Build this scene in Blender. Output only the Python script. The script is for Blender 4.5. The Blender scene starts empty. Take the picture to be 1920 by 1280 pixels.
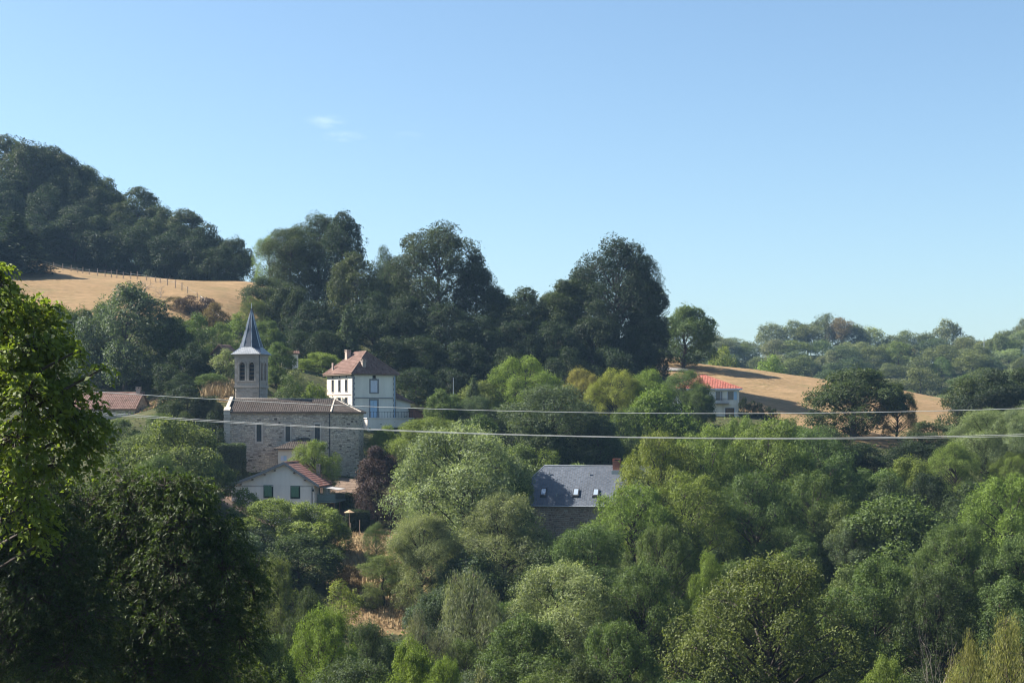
import bpy, math, random
import numpy as np
from mathutils import Vector

SC = bpy.context.scene
R = math.radians
F, HX, HY = 3000.0, 960.0, 800.0          # focal length and eye-level point, in pixels of a 1920 px wide frame

# ------------------------------------------------------------------ camera
cam_d = bpy.data.cameras.new('camera')
cam = bpy.data.objects.new('camera', cam_d)
SC.collection.objects.link(cam)
cam.location = (0, 0, 0)
cam.rotation_euler = (R(90), 0, 0)
cam_d.sensor_width = 36.0
cam_d.lens = F / 1920.0 * 36.0
cam_d.shift_y = (HY - 640.0) / 1920.0
cam_d.clip_start = 0.5
cam_d.clip_end = 9000
SC.camera = cam

# ------------------------------------------------------------------ sky and sun
SUN_AZ, SUN_EL = R(-79), R(42)             # azimuth from +Y (view axis), negative = left
world = bpy.data.worlds.new('World')
SC.world = world
world.use_nodes = True
wn, wl = world.node_tree.nodes, world.node_tree.links
bg = wn['Background']
sky = wn.new('ShaderNodeTexSky')
sky.sky_type = 'NISHITA'
sky.sun_disc = False
sky.sun_elevation = SUN_EL
sky.sun_rotation = SUN_AZ
sky.altitude = 300
sky.air_density = 1.0
sky.dust_density = 1.3
sky.ozone_density = 3.0
bg.inputs['Strength'].default_value = 0.056
# a few thin wisps of cloud high above the trees, part of the sky itself
tc = wn.new('ShaderNodeTexCoord')
def wisp(px, py, sx, sy, amount):
    d = Vector(((px - HX) / F, 1.0, (HY - py) / F)).normalized()
    sub = wn.new('ShaderNodeVectorMath'); sub.operation = 'SUBTRACT'
    sub.inputs[1].default_value = d
    wl.new(tc.outputs['Generated'], sub.inputs[0])
    mul = wn.new('ShaderNodeVectorMath'); mul.operation = 'MULTIPLY'
    mul.inputs[1].default_value = (F / sx, F / sx, F / sy)
    wl.new(sub.outputs[0], mul.inputs[0])
    ln = wn.new('ShaderNodeVectorMath'); ln.operation = 'LENGTH'
    wl.new(mul.outputs[0], ln.inputs[0])
    no = wn.new('ShaderNodeTexNoise'); no.inputs['Scale'].default_value = 90; no.inputs['Detail'].default_value = 5
    st = wn.new('ShaderNodeVectorMath'); st.operation = 'MULTIPLY'; st.inputs[1].default_value = (1, 1, 2.5)
    wl.new(tc.outputs['Generated'], st.inputs[0]); wl.new(st.outputs[0], no.inputs['Vector'])
    mr = wn.new('ShaderNodeMapRange'); mr.interpolation_type = 'SMOOTHSTEP'
    mr.inputs['From Min'].default_value = 1.0; mr.inputs['From Max'].default_value = 0.1
    mr.inputs['To Max'].default_value = amount
    wl.new(ln.outputs['Value'], mr.inputs['Value'])
    m2 = wn.new('ShaderNodeMapRange'); m2.inputs['From Min'].default_value = .35; m2.inputs['From Max'].default_value = .65
    wl.new(no.outputs['Fac'], m2.inputs['Value'])
    m = wn.new('ShaderNodeMath'); m.operation = 'MULTIPLY'
    wl.new(mr.outputs[0], m.inputs[0]); wl.new(m2.outputs[0], m.inputs[1])
    return m.outputs[0]
acc = None
for a in ((612, 228, 46, 17, .24), (645, 256, 52, 13, .17), (762, 254, 40, 10, .09)):
    w = wisp(*a)
    if acc is None: acc = w
    else:
        ad = wn.new('ShaderNodeMath'); ad.operation = 'ADD'; wl.new(acc, ad.inputs[0]); wl.new(w, ad.inputs[1]); acc = ad.outputs[0]
mixc = wn.new('ShaderNodeMix'); mixc.data_type = 'RGBA'
mixc.inputs[7].default_value = (6.6, 7.6, 8.4, 1)
tint = wn.new('ShaderNodeMix'); tint.data_type = 'RGBA'; tint.blend_type = 'MULTIPLY'; tint.inputs[0].default_value = 1.0
tint.inputs[7].default_value = (.98, 1.05, 1.03, 1)      # camera white balance of a clear summer sky
wl.new(sky.outputs[0], tint.inputs[6])
wl.new(acc, mixc.inputs[0]); wl.new(tint.outputs[2], mixc.inputs[6]); wl.new(mixc.outputs[2], bg.inputs['Color'])

sd = bpy.data.lights.new('sun', 'SUN')
sun = bpy.data.objects.new('sun', sd)
SC.collection.objects.link(sun)
sd.energy = 5.0
sd.angle = R(0.53)
sd.color = (1.0, 0.93, 0.82)
sdir = Vector((math.sin(SUN_AZ) * math.cos(SUN_EL), math.cos(SUN_AZ) * math.cos(SUN_EL), math.sin(SUN_EL)))
sun.rotation_euler = sdir.to_track_quat('Z', 'Y').to_euler()
sun.location = sdir * 300

vs = SC.view_settings
vs.view_transform = 'Standard'; vs.look = 'None'; vs.exposure = 1.7; vs.gamma = 1.0; vs.use_curve_mapping = False
cy = SC.cycles
cy.max_bounces = 5; cy.diffuse_bounces = 2; cy.glossy_bounces = 2; cy.transmission_bounces = 4
cy.transparent_max_bounces = 4; cy.volume_bounces = 0; cy.sample_clamp_indirect = 6
cy.filter_width = 1.1; cy.use_denoising = True; cy.denoising_prefilter = 'ACCURATE'; cy.denoising_input_passes = 'RGB_ALBEDO_NORMAL'
cy.volume_step_rate = 4

# ------------------------------------------------------------------ helpers
rng = np.random.default_rng(11)
random.seed(5)
def X_(px, Y): return (px - HX) / F * Y
def Z_(py, Y): return (HY - py) / F * Y
def P(px, py, Y): return (X_(px, Y), Y, Z_(py, Y))

def link(o, parent=None):
    SC.collection.objects.link(o)
    if parent: o.parent = parent
    return o
def tag(o, label=None, cat=None, group=None, kind=None):
    if label: o['label'] = label
    if cat: o['category'] = cat
    if group: o['group'] = group
    if kind: o['kind'] = kind
    return o
def empty(name, loc, rz=0, label=None, cat=None, group=None):
    o = bpy.data.objects.new(name, None)
    o.empty_display_size = 0.5
    o.location = loc; o.rotation_euler = (0, 0, rz)
    link(o); tag(o, label, cat, group)
    return o
def raw_mesh(name, V, Q, tone=None, n=4, smooth=False):
    """V (k,3), Q (m,n) polygons of equal size."""
    me = bpy.data.meshes.new(name)
    V = np.asarray(V, np.float32); Q = np.asarray(Q, np.int32)
    me.vertices.add(len(V)); me.vertices.foreach_set('co', V.ravel())
    me.loops.add(Q.size); me.loops.foreach_set('vertex_index', Q.ravel())
    me.polygons.add(len(Q))
    me.polygons.foreach_set('loop_start', np.arange(len(Q), dtype=np.int32) * n)
    if tone is not None:
        at = me.attributes.new('tone', 'FLOAT', 'FACE')
        at.data.foreach_set('value', np.asarray(tone, np.float32))
    me.update(calc_edges=True)
    if smooth: me.polygons.foreach_set('use_smooth', np.ones(len(Q), bool))
    return me

class MB:
    """collects polygons of one mesh part"""
    def __init__(s): s.v = []; s.f = []; s.t = []
    def poly(s, pts, t=0.0):
        i = len(s.v); s.v += [tuple(p) for p in pts]; s.f.append(tuple(range(i, i + len(pts)))); s.t.append(t); return s
    def box(s, x0, x1, y0, y1, z0, z1, t=0.0):
        c = [(x0,y0,z0),(x1,y0,z0),(x1,y1,z0),(x0,y1,z0),(x0,y0,z1),(x1,y0,z1),(x1,y1,z1),(x0,y1,z1)]
        i = len(s.v); s.v += c
        for q in ((0,3,2,1),(4,5,6,7),(0,1,5,4),(1,2,6,5),(2,3,7,6),(3,0,4,7)):
            s.f.append(tuple(i + k for k in q)); s.t.append(t)
        return s
    def prism(s, pts, ext, t=0.0):
        """polygon pts extruded by the vector ext"""
        n = len(pts); i = len(s.v); e = Vector(ext)
        s.v += [tuple(p) for p in pts] + [tuple(Vector(p) + e) for p in pts]
        s.f.append(tuple(range(i + n - 1, i - 1, -1))); s.f.append(tuple(range(i + n, i + 2 * n))); s.t += [t, t]
        for k in range(n):
            k2 = (k + 1) % n
            s.f.append((i + k, i + k2, i + n + k2, i + n + k)); s.t.append(t)
        return s
    def tube(s, path, rad, sides=6, t=0.0, cap=True):
        path = [Vector(p) for p in path]; n = len(path)
        if not hasattr(rad, '__len__'): rad = [rad] * n
        rings = []
        for k, p in enumerate(path):
            d = (path[min(k + 1, n - 1)] - path[max(k - 1, 0)])
            d = d.normalized() if d.length > 1e-9 else Vector((0, 0, 1))
            a = d.cross(Vector((0.31, 0.95, 0.05)) if abs(d.x) < .8 else Vector((0, .1, 1))).normalized(); b = d.cross(a)
            i = len(s.v)
            for j in range(sides):
                w = 2 * math.pi * j / sides
                s.v.append(tuple(p + (a * math.cos(w) + b * math.sin(w)) * rad[k]))
            rings.append(i)
        for k in range(n - 1):
            for j in range(sides):
                j2 = (j + 1) % sides
                s.f.append((rings[k] + j, rings[k] + j2, rings[k + 1] + j2, rings[k + 1] + j)); s.t.append(t)
        if cap:
            s.f.append(tuple(rings[0] + j for j in range(sides - 1, -1, -1))); s.t.append(t)
            s.f.append(tuple(rings[-1] + j for j in range(sides))); s.t.append(t)
        return s
    def mesh(s, name, smooth=False):
        me = bpy.data.meshes.new(name)
        me.from_pydata(s.v, [], s.f)
        at = me.attributes.new('tone', 'FLOAT', 'FACE'); at.data.foreach_set('value', np.array(s.t, np.float32))
        if smooth: me.polygons.foreach_set('use_smooth', np.ones(len(me.polygons), bool))
        me.update()
        return me
    def build(s, name, mat, parent=None, kind=None, smooth=False):
        me = s.mesh(name, smooth); me.materials.append(mat)
        o = bpy.data.objects.new(name, me); link(o, parent)
        if kind: o['kind'] = kind
        return o

# ------------------------------------------------------------------ materials
def mat(name, fn, **kw):
    m = bpy.data.materials.new(name); m.use_nodes = True
    nt = m.node_tree; fn(nt.nodes, nt.links, nt.nodes['Principled BSDF'], nt.nodes['Material Output'], **kw)
    return m
def nnode(n, l, scale, detail=4, coord='Object', vec=None, rough=.55, stretch=None):
    t = n.new('ShaderNodeTexNoise'); t.inputs['Scale'].default_value = scale; t.inputs['Detail'].default_value = detail
    t.inputs['Roughness'].default_value = rough
    c = n.new('ShaderNodeTexCoord'); src = c.outputs[coord]
    if stretch:
        mp = n.new('ShaderNodeMapping'); mp.inputs['Scale'].default_value = stretch; l.new(src, mp.inputs['Vector']); src = mp.outputs[0]
    l.new(src, t.inputs['Vector'])
    return t.outputs['Fac']
def mixrgb(n, l, fac, a, b, blend='MIX'):
    x = n.new('ShaderNodeMix'); x.data_type = 'RGBA'; x.blend_type = blend
    for v, k in ((fac, 0), (a, 6), (b, 7)):
        if hasattr(v, 'is_output'): l.new(v, x.inputs[k])
        elif k == 0: x.inputs[0].default_value = v
        else: x.inputs[k].default_value = (*v, 1) if len(v) == 3 else v
    return x.outputs[2]
def rng_node(n, l, src, a, b, c=0., d=1., smooth=False):
    x = n.new('ShaderNodeMapRange'); x.inputs['From Min'].default_value = a; x.inputs['From Max'].default_value = b
    x.inputs['To Min'].default_value = c; x.inputs['To Max'].default_value = d
    if smooth: x.interpolation_type = 'SMOOTHSTEP'
    l.new(src, x.inputs['Value']); return x.outputs[0]
def attr(n, name):
    a = n.new('ShaderNodeAttribute'); a.attribute_name = name; return a.outputs['Fac']
def bump(n, l, p, h, strength=.3, dist=.05):
    b = n.new('ShaderNodeBump'); b.inputs['Strength'].default_value = strength; b.inputs['Distance'].default_value = dist
    l.new(h, b.inputs['Height']); l.new(b.outputs[0], p.inputs['Normal'])

def leaf_fn(n, l, p, out, trans=.35, gloss=.18):
    info = n.new('ShaderNodeObjectInfo')
    t = attr(n, 'tone')
    # tone: natural leaf to leaf difference (young yellow-green to old blue-green)
    dark = mixrgb(n, l, 1.0, info.outputs['Color'], (.52, .56, .62), 'MULTIPLY')
    lite = mixrgb(n, l, 1.0, info.outputs['Color'], (1.62, 1.56, 1.22), 'MULTIPLY')
    c = mixrgb(n, l, rng_node(n, l, t, -.6, .6), dark, lite)
    l.new(c, p.inputs['Base Color'])
    p.inputs['Roughness'].default_value = .6
    p.inputs['Specular IOR Level'].default_value = gloss
    tr = n.new('ShaderNodeBsdfTranslucent')
    l.new(mixrgb(n, l, 1.0, c, (1.22, 1.28, .55), 'MULTIPLY'), tr.inputs['Color'])
    mx = n.new('ShaderNodeMixShader'); mx.inputs[0].default_value = trans
    l.new(p.outputs[0], mx.inputs[1]); l.new(tr.outputs[0], mx.inputs[2]); l.new(mx.outputs[0], out.inputs['Surface'])
M_leaf = mat('leaf', leaf_fn)
M_leafnear = mat('leaf_glossy', leaf_fn, trans=.46, gloss=.28)

def plain(n, l, p, out, a=(.3, .3, .3), b=(.3, .3, .3), scale=2.0, rough=.85, spec=.3, bmp=0., metal=0., tone=None, stretch=None, bscale=None):
    f = rng_node(n, l, nnode(n, l, scale, 5, stretch=stretch), .3, .7)
    c = mixrgb(n, l, f, a, b)
    if tone:
        c = mixrgb(n, l, rng_node(n, l, attr(n, 'tone'), 0, 1), c, tone)
    l.new(c, p.inputs['Base Color']); p.inputs['Roughness'].default_value = rough
    p.inputs['Specular IOR Level'].default_value = spec; p.inputs['Metallic'].default_value = metal
    if bmp: bump(n, l, p, nnode(n, l, bscale or scale * 4, 5), bmp, .03)
def pm(name, a, b=None, **kw): return mat(name, plain, a=a, b=b or tuple(x * .75 for x in a), **kw)

M_bark = pm('bark', (.060, .046, .036), (.032, .026, .022), scale=3, bmp=.5)
M_deadwood = pm('dead_wood', (.30, .25, .21), (.18, .15, .13), scale=4)
def stone_fn(n, l, p, out, cols=None, scale=1.5):
    t = attr(n, 'tone')
    r = n.new('ShaderNodeValToRGB'); l.new(t, r.inputs[0])
    r.color_ramp.elements[0].position = 0; r.color_ramp.elements[0].color = (*cols[0], 1)
    r.color_ramp.elements[1].position = 1; r.color_ramp.elements[1].color = (*cols[-1], 1)
    for k, c in enumerate(cols[1:-1]):
        e = r.color_ramp.elements.new((k + 1) / (len(cols) - 1)); e.color = (*c, 1)
    st = rng_node(n, l, nnode(n, l, .35, 5), .35, .75, .78, 1.12)
    gr = rng_node(n, l, nnode(n, l, 9, 4), .3, .7, .85, 1.12)
    mm = n.new('ShaderNodeMath'); mm.operation = 'MULTIPLY'; l.new(st, mm.inputs[0]); l.new(gr, mm.inputs[1])
    c = mixrgb(n, l, 1.0, r.outputs[0], mm.outputs[0], 'MULTIPLY')
    l.new(c, p.inputs['Base Color']); p.inputs['Roughness'].default_value = .9; p.inputs['Specular IOR Level'].default_value = .2
    bump(n, l, p, nnode(n, l, 14, 4), .5, .03)
M_rubble = mat('rubble_stone', stone_fn, cols=[(.12, .095, .075), (.50, .415, .32), (.60, .505, .395), (.67, .575, .46), (.37, .31, .25)])
M_brownrubble = mat('brown_rubble', stone_fn, cols=[(.16, .11, .09), (.27, .20, .16), (.34, .26, .21), (.22, .18, .16)])
M_tower = mat('tower_stone', stone_fn, cols=[(.30, .255, .22), (.37, .32, .275), (.43, .375, .325), (.33, .285, .245)])
M_ashlar = mat('ashlar_stone', stone_fn, cols=[(.42, .365, .31), (.52, .455, .385), (.60, .53, .45), (.46, .405, .345)])
M_tile = mat('clay_tiles', stone_fn, cols=[(.105, .062, .050), (.165, .098, .079), (.21, .132, .108), (.15, .106, .092)])
M_tilered = mat('red_tiles', stone_fn, cols=[(.23, .062, .045), (.29, .088, .065), (.35, .14, .105), (.21, .085, .065)])
M_tilefaded = mat('faded_red_tiles', stone_fn, cols=[(.20, .082, .062), (.27, .118, .09), (.35, .20, .16), (.22, .115, .092)])
M_tilebrown = mat('brown_tiles', stone_fn, cols=[(.040, .032, .028), (.060, .048, .042), (.084, .068, .060), (.053, .045, .041)])
M_slate = mat('slate', stone_fn, cols=[(.062, .075, .10), (.08, .095, .122), (.102, .117, .145), (.07, .083, .108)])
def gloss(m, r, s):
    p = m.node_tree.nodes['Principled BSDF']; p.inputs['Roughness'].default_value = r; p.inputs['Specular IOR Level'].default_value = s; return m
gloss(M_slate, .5, .3)
M_spire = gloss(mat('spire_slate', stone_fn, cols=[(.022, .034, .056), (.03, .043, .068), (.038, .052, .078), (.025, .037, .058)]), .38, .6)
M_mortar = pm('mortar', (.44, .38, .315), (.28, .24, .20), scale=2)
M_cream = pm('cream_render', (.74, .67, .55), (.64, .57, .46), scale=.8, bmp=.1, bscale=12)
M_grey = pm('grey_render', (.80, .74, .64), (.64, .58, .50), scale=.9, stretch=(1, 1, .2), bmp=.1, bscale=12)
M_whitewash = pm('whitewashed_render', (.88, .80, .72), (.72, .65, .58), scale=.9, stretch=(1, 1, .25), bmp=.12, bscale=10)
M_stonetrim = pm('stone_trim', (.26, .25, .25), (.20, .195, .20), scale=3)
M_brick = pm('brick_red', (.30, .12, .08), (.22, .09, .065), scale=6)
M_chim = pm('chimney_render', (.40, .33, .28), (.28, .22, .19), scale=2)
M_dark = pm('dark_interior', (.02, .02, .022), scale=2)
M_glass = pm('window_glass', (.05, .07, .09), (.04, .05, .07), rough=.08, spec=.8)
M_skyglass = pm('roof_window_glass', (.30, .36, .44), (.26, .32, .40), rough=.06, spec=1.0)
M_bluesh = pm('blue_shutter', (.42, .56, .70), (.36, .50, .64), scale=3, rough=.6)
M_whitesh = pm('white_shutter', (.62, .64, .72), (.56, .58, .66), scale=3, rough=.6)
M_greensh = pm('green_shutter', (.13, .24, .15), (.10, .20, .12), scale=4, rough=.5)
M_greenmetal = pm('grey_green_paint', (.16, .22, .21), (.12, .17, .17), scale=4, rough=.5)
M_greenframe = pm('dark_green_paint', (.045, .10, .07), (.04, .08, .06), scale=4, rough=.5)
M_zinc = pm('zinc', (.42, .44, .46), (.34, .36, .38), scale=3, rough=.4, metal=.6)
M_pipe = pm('dark_pipe', (.04, .045, .05), (.03, .03, .035), rough=.5)
M_wood = pm('weathered_wood', (.20, .14, .10), (.13, .095, .07), scale=4)
M_post = pm('fence_post_wood', (.33, .26, .20), (.22, .17, .14), scale=5)
M_cable = pm('pale_cable', (.62, .61, .58), (.54, .53, .50), rough=.35, spec=.6)
M_awning = pm('awning_cloth', (.34, .33, .32), (.28, .27, .27), scale=3)
M_tan = pm('tan_cloth', (.36, .25, .15), (.30, .21, .13), scale=4)
M_road = pm('asphalt', (.20, .19, .19), (.15, .145, .145), scale=1.5, bmp=.2)
def straw_fn(n, l, p, out):
    info = n.new('ShaderNodeObjectInfo')
    l.new(mixrgb(n, l, rng_node(n, l, attr(n, 'tone'), -.6, .6), mixrgb(n, l, 1.0, info.outputs['Color'], (.75, .74, .72), 'MULTIPLY'), mixrgb(n, l, 1.0, info.outputs['Color'], (1.2, 1.2, 1.2), 'MULTIPLY')), p.inputs['Base Color'])
    p.inputs['Roughness'].default_value = .9; p.inputs['Specular IOR Level'].default_value = .1
M_straw = mat('straw', straw_fn)
M_skirt_glare = gloss(mat('skirt_slate_glare', stone_fn, cols=[(.20, .22, .25), (.26, .28, .31), (.32, .34, .37), (.24, .26, .29)]), .34, .7)  # slate paled so the sun's glare on the skirt sits in its colour
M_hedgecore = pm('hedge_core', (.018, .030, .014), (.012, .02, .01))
M_gold = pm('ochre_tiles', (.42, .26, .15), (.30, .19, .12), scale=4)

# ------------------------------------------------------------------ terrain
CTRL = [(0,0,-1.75),(-30,0,-2),(30,0,-2),(-70,-40,3),(70,-40,3),(0,-40,0),(-15,30,-10),(15,30,-11),(-40,40,-9),(40,40,-13),
        (0,60,-17),(-25,60,-15),(30,60,-18),(-60,60,-11),(60,60,-17),(0,100,-24.5),(-40,100,-21.5),(40,100,-25.5),(80,100,-23),(-80,100,-15),
        (0,130,-25),(45,135,-25),(-45,130,-20),(90,140,-20),(-90,140,-8),(10,160,-20),(40,165,-20),(-65,165,-10)]
for px, py, Y in [(690,1010,182),(700,1130,160),(620,1010,180),(520,985,190),(440,935,190),(425,903,208),(560,892,207),(690,900,207),
                  (640,880,222),(661,812,233),(780,800,238),(1050,1022,200),(1160,1015,205),(1100,960,228),(930,960,205),(900,860,230),
                  (1500,905,230),(1800,905,230),(1900,800,300),(1480,776,290),(1330,785,276),(1400,780,278),(1250,700,326),(1350,686,352),(1540,712,338),(1650,728,334),
                  (1755,747,328),(1640,795,285),(1250,850,245),(415,738,222),(470,760,222),(545,690,255),(590,745,238),(415,682,250),(400,577,290),
                  (100,508,330),(450,562,298),(300,562,292),(200,545,300),(300,522,328),(480,531,325),(400,535,318),(560,700,270),(700,700,268),(230,782,225),
                  (260,765,236),(300,890,190),(100,905,180),(-60,700,250)]:
    CTRL.append(P(px, py, Y))
for px, Y, z in [(800,300,13.5),(640,310,19),(800,340,17),(1000,300,9.5),(1150,308,10.3),(1205,338,13.6),(1000,345,14),(560,340,27),(900,268,3),(1050,262,0),
                 (800,420,8),(1100,420,6),(1400,430,3),(1700,430,-4),(1500,500,3),(1800,500,4),(2050,500,8),(1300,560,10),(1600,560,12),(1900,560,14),
                 (1300,630,19),(1600,630,22),(1900,630,23),(1300,700,27),(1550,700,31),(1700,700,27),(1900,700,31),(2100,700,36),(1500,780,24),(1900,780,26)]:
    CTRL.append((X_(px, Y), Y, z))
CTRL += [(-104,350,37),(-72,345,31),(-122,380,50),(-105,382,44),(-88,382,38),(-73,380,31),(-63,370,28),(-150,350,46),(-170,420,60),(-100,440,40),(-30,400,16),
         (-120,300,30),(-110,250,17),(200,250,-6),(200,350,2),(220,100,-16),(-200,120,0),(-200,250,25),(-200,760,30),(0,760,16),(-60,560,14)]
CT = np.array(CTRL, float)
def _phi(r2): return np.where(r2 > 0, r2 * np.log(np.maximum(r2, 1e-9)), 0.)
_S = 100.0
_A = CT[:, :2] / _S
_d2 = ((_A[:, None] - _A[None]) ** 2).sum(-1)
_K = _phi(_d2) + np.eye(len(CT)) * 0.004
_Pm = np.c_[np.ones(len(CT)), _A]
_L = np.block([[_K, _Pm], [_Pm.T, np.zeros((3, 3))]])
_w = np.linalg.solve(_L, np.r_[CT[:, 2], np.zeros(3)])
def ground_np(x, y):
    x = np.clip(np.asarray(x, float), -210, 215) / _S; y = np.clip(np.asarray(y, float), -40, 770) / _S
    sh = x.shape; q = np.stack([x.ravel(), y.ravel()], -1)
    out = np.empty(len(q))
    for i in range(0, len(q), 20000):
        c = q[i:i + 20000]
        d2 = ((c[:, None] - _A[None]) ** 2).sum(-1)
        out[i:i + 20000] = _phi(d2) @ _w[:-3] + _w[-3] + c @ _w[-2:]
    return np.clip(out, -27, 70).reshape(sh)
def ground(x, y): return float(ground_np(np.array([x]), np.array([y]))[0])

def inpoly(x, y, poly):
    r = np.zeros(x.shape, bool); n = len(poly)
    for i in range(n):
        x0, y0 = poly[i]; x1, y1 = poly[(i + 1) % n]
        with np.errstate(divide='ignore', invalid='ignore'):
            c = ((y0 > y) != (y1 > y)) & (x < (x1 - x0) * (y - y0) / (y1 - y0 + 1e-12) + x0)
        r ^= c
    return r
def pxpoly(L): return [(X_(px, Y), Y) for px, Y in L]
FIELDS = {'left': pxpoly([(40,348),(300,340),(495,340),(500,320),(480,288),(330,283),(240,276),(60,276),(20,300)]),
          'right': pxpoly([(1190,380),(1350,380),(1560,362),(1800,345),(1800,285),(1720,255),(1600,255),(1480,276),(1393,285),(1330,305),(1270,318),(1190,318)]),
          'bank': pxpoly([(384,240),(440,240),(440,221),(384,221)]), 'barn': pxpoly([(262,238),(318,240),(318,224),(262,224)]),
          'patch': pxpoly([(625,186),(780,190),(800,172),(760,154),(640,150)]), 'slope': pxpoly([(400,262),(440,262),(440,250),(395,250)])}
SOIL = pxpoly([(400,207),(700,208),(660,186),(400,186)])

def axis_pts(segs):
    out = []
    for a, b, s in segs: out += list(np.arange(a, b, s))
    return np.array(out + [segs[-1][1]])
gx = axis_pts([(-1500,-300,100),(-300,-160,10),(-160,160,2.2),(160,300,10),(300,1500,100)])
gy = axis_pts([(-400,-40,60),(-40,130,5),(130,390,2.2),(390,800,8),(800,1600,80)])
GX, GY = np.meshgrid(gx, gy)
GZ = ground_np(GX, GY)
GZ += (np.sin(GX * .31 + GY * .17) + np.sin(GX * .13 - GY * .23 + 1.3)) * .12
idx = np.arange(GX.size).reshape(GX.shape)
quads = np.stack([idx[:-1, :-1], idx[:-1, 1:], idx[1:, 1:], idx[1:, :-1]], -1).reshape(-1, 4)
gme = raw_mesh('terrain', np.stack([GX, GY, GZ], -1).reshape(-1, 3), quads, smooth=True)
dry = np.zeros(GX.shape)
for k in FIELDS: dry = np.maximum(dry, inpoly(GX, GY, FIELDS[k]))
for _ in range(2):
    d = dry.copy()
    d[1:-1, 1:-1] = (dry[1:-1, 1:-1] * 2 + dry[:-2, 1:-1] + dry[2:, 1:-1] + dry[1:-1, :-2] + dry[1:-1, 2:]) / 6
    dry = d
soil = inpoly(GX, GY, SOIL).astype(float)
for nm, a in (('dry', dry), ('soil', soil)):
    at = gme.attributes.new(nm, 'FLOAT', 'POINT'); at.data.foreach_set('value', a.ravel().astype(np.float32))
def terrain_fn(n, l, p, out):
    wood = mixrgb(n, l, rng_node(n, l, nnode(n, l, .5, 5), .35, .65), (.035, .042, .018), (.075, .075, .032))
    big = rng_node(n, l, nnode(n, l, .045, 4), .3, .7)
    mid = rng_node(n, l, nnode(n, l, .5, 5, stretch=(.5, 1.6, 1)), .32, .68)
    fine = rng_node(n, l, nnode(n, l, 2.6, 4, stretch=(.35, 1.6, 1)), .3, .7)
    g = mixrgb(n, l, big, (.285, .186, .098), (.345, .235, .132))
    g = mixrgb(n, l, mid, (.225, .160, .082), g)
    green = rng_node(n, l, nnode(n, l, .11, 5, rough=.65), .56, .72, 0, .75)
    g = mixrgb(n, l, green, g, (.170, .150, .068))
    g = mixrgb(n, l, fine, mixrgb(n, l, 1.0, g, (.62, .60, .58), 'MULTIPLY'), g)
    m = n.new('ShaderNodeMath'); m.operation = 'ADD'
    l.new(attr(n, 'dry'), m.inputs[0]); l.new(rng_node(n, l, nnode(n, l, .35, 5), .3, .7, -.3, .3), m.inputs[1])
    c = mixrgb(n, l, rng_node(n, l, m.outputs[0], .35, .6, smooth=True), wood, g)
    c = mixrgb(n, l, attr(n, 'soil'), c, mixrgb(n, l, mid, (.15, .105, .08), (.21, .155, .115)))
    l.new(c, p.inputs['Base Color']); p.inputs['Roughness'].default_value = .95; p.inputs['Specular IOR Level'].default_value = .1
    bump(n, l, p, fine, .7, .25)
gme.materials.append(mat('terrain_ground', terrain_fn))
gob = bpy.data.objects.new('terrain', gme); link(gob); gob['kind'] = 'structure'

# a country lane that shows beyond the big dark tree on the right
lane = MB(); pts = []
for k in range(13):
    u = k / 12; px = 1150 + 140 * u; Y = 329 + 3 * u
    pts.append((X_(px, Y), Y))
for k in range(12):
    (xa, ya), (xb, yb) = pts[k], pts[k + 1]
    q = [(xa, ya - 1.7), (xb, yb - 1.7), (xb, yb + 1.7), (xa, ya + 1.7)]
    lane.poly([(a, b, ground(a, b) + .10) for a, b in q])
tag(lane.build('lane', M_road), kind='structure')

# ------------------------------------------------------------------ foliage archetypes
def unit(v): return v / np.maximum(np.linalg.norm(v, axis=-1, keepdims=True), 1e-9)
def leaf_quads(C, Nrm, Ax, Ln, Wd, fold=.25):
    """one folded diamond leaf for every centre C"""
    Nrm = unit(Nrm); Ax = unit(Ax - (Ax * Nrm).sum(-1, keepdims=True) * Nrm); Bx = np.cross(Nrm, Ax)
    Ln = np.asarray(Ln)[:, None]; Wd = np.asarray(Wd)[:, None]
    lift = Nrm * Wd * fold
    V = np.stack([C - Ax * Ln * .5, C + Bx * Wd * .5 + lift - Ax * Ln * .05, C + Ax * Ln * .5, C - Bx * Wd * .5 + lift - Ax * Ln * .05], 1)
    return V.reshape(-1, 3)
def crown_mesh(name, C, Nrm, Ax, Ln, Wd, tone):
    V = leaf_quads(C, Nrm, Ax, Ln, Wd)
    return raw_mesh(name, V, np.arange(len(V)).reshape(-1, 4), tone)
def sphere_dirs(n, r):
    k = np.arange(n) + .5
    z = 1 - 2 * k / n; a = k * 2.399963 + r.uniform(0, 6.28)
    s = np.sqrt(np.maximum(0, 1 - z * z))
    d = np.stack([np.cos(a) * s, np.sin(a) * s, z], -1) + r.normal(0, .22, (n, 3))
    return unit(d)

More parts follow.
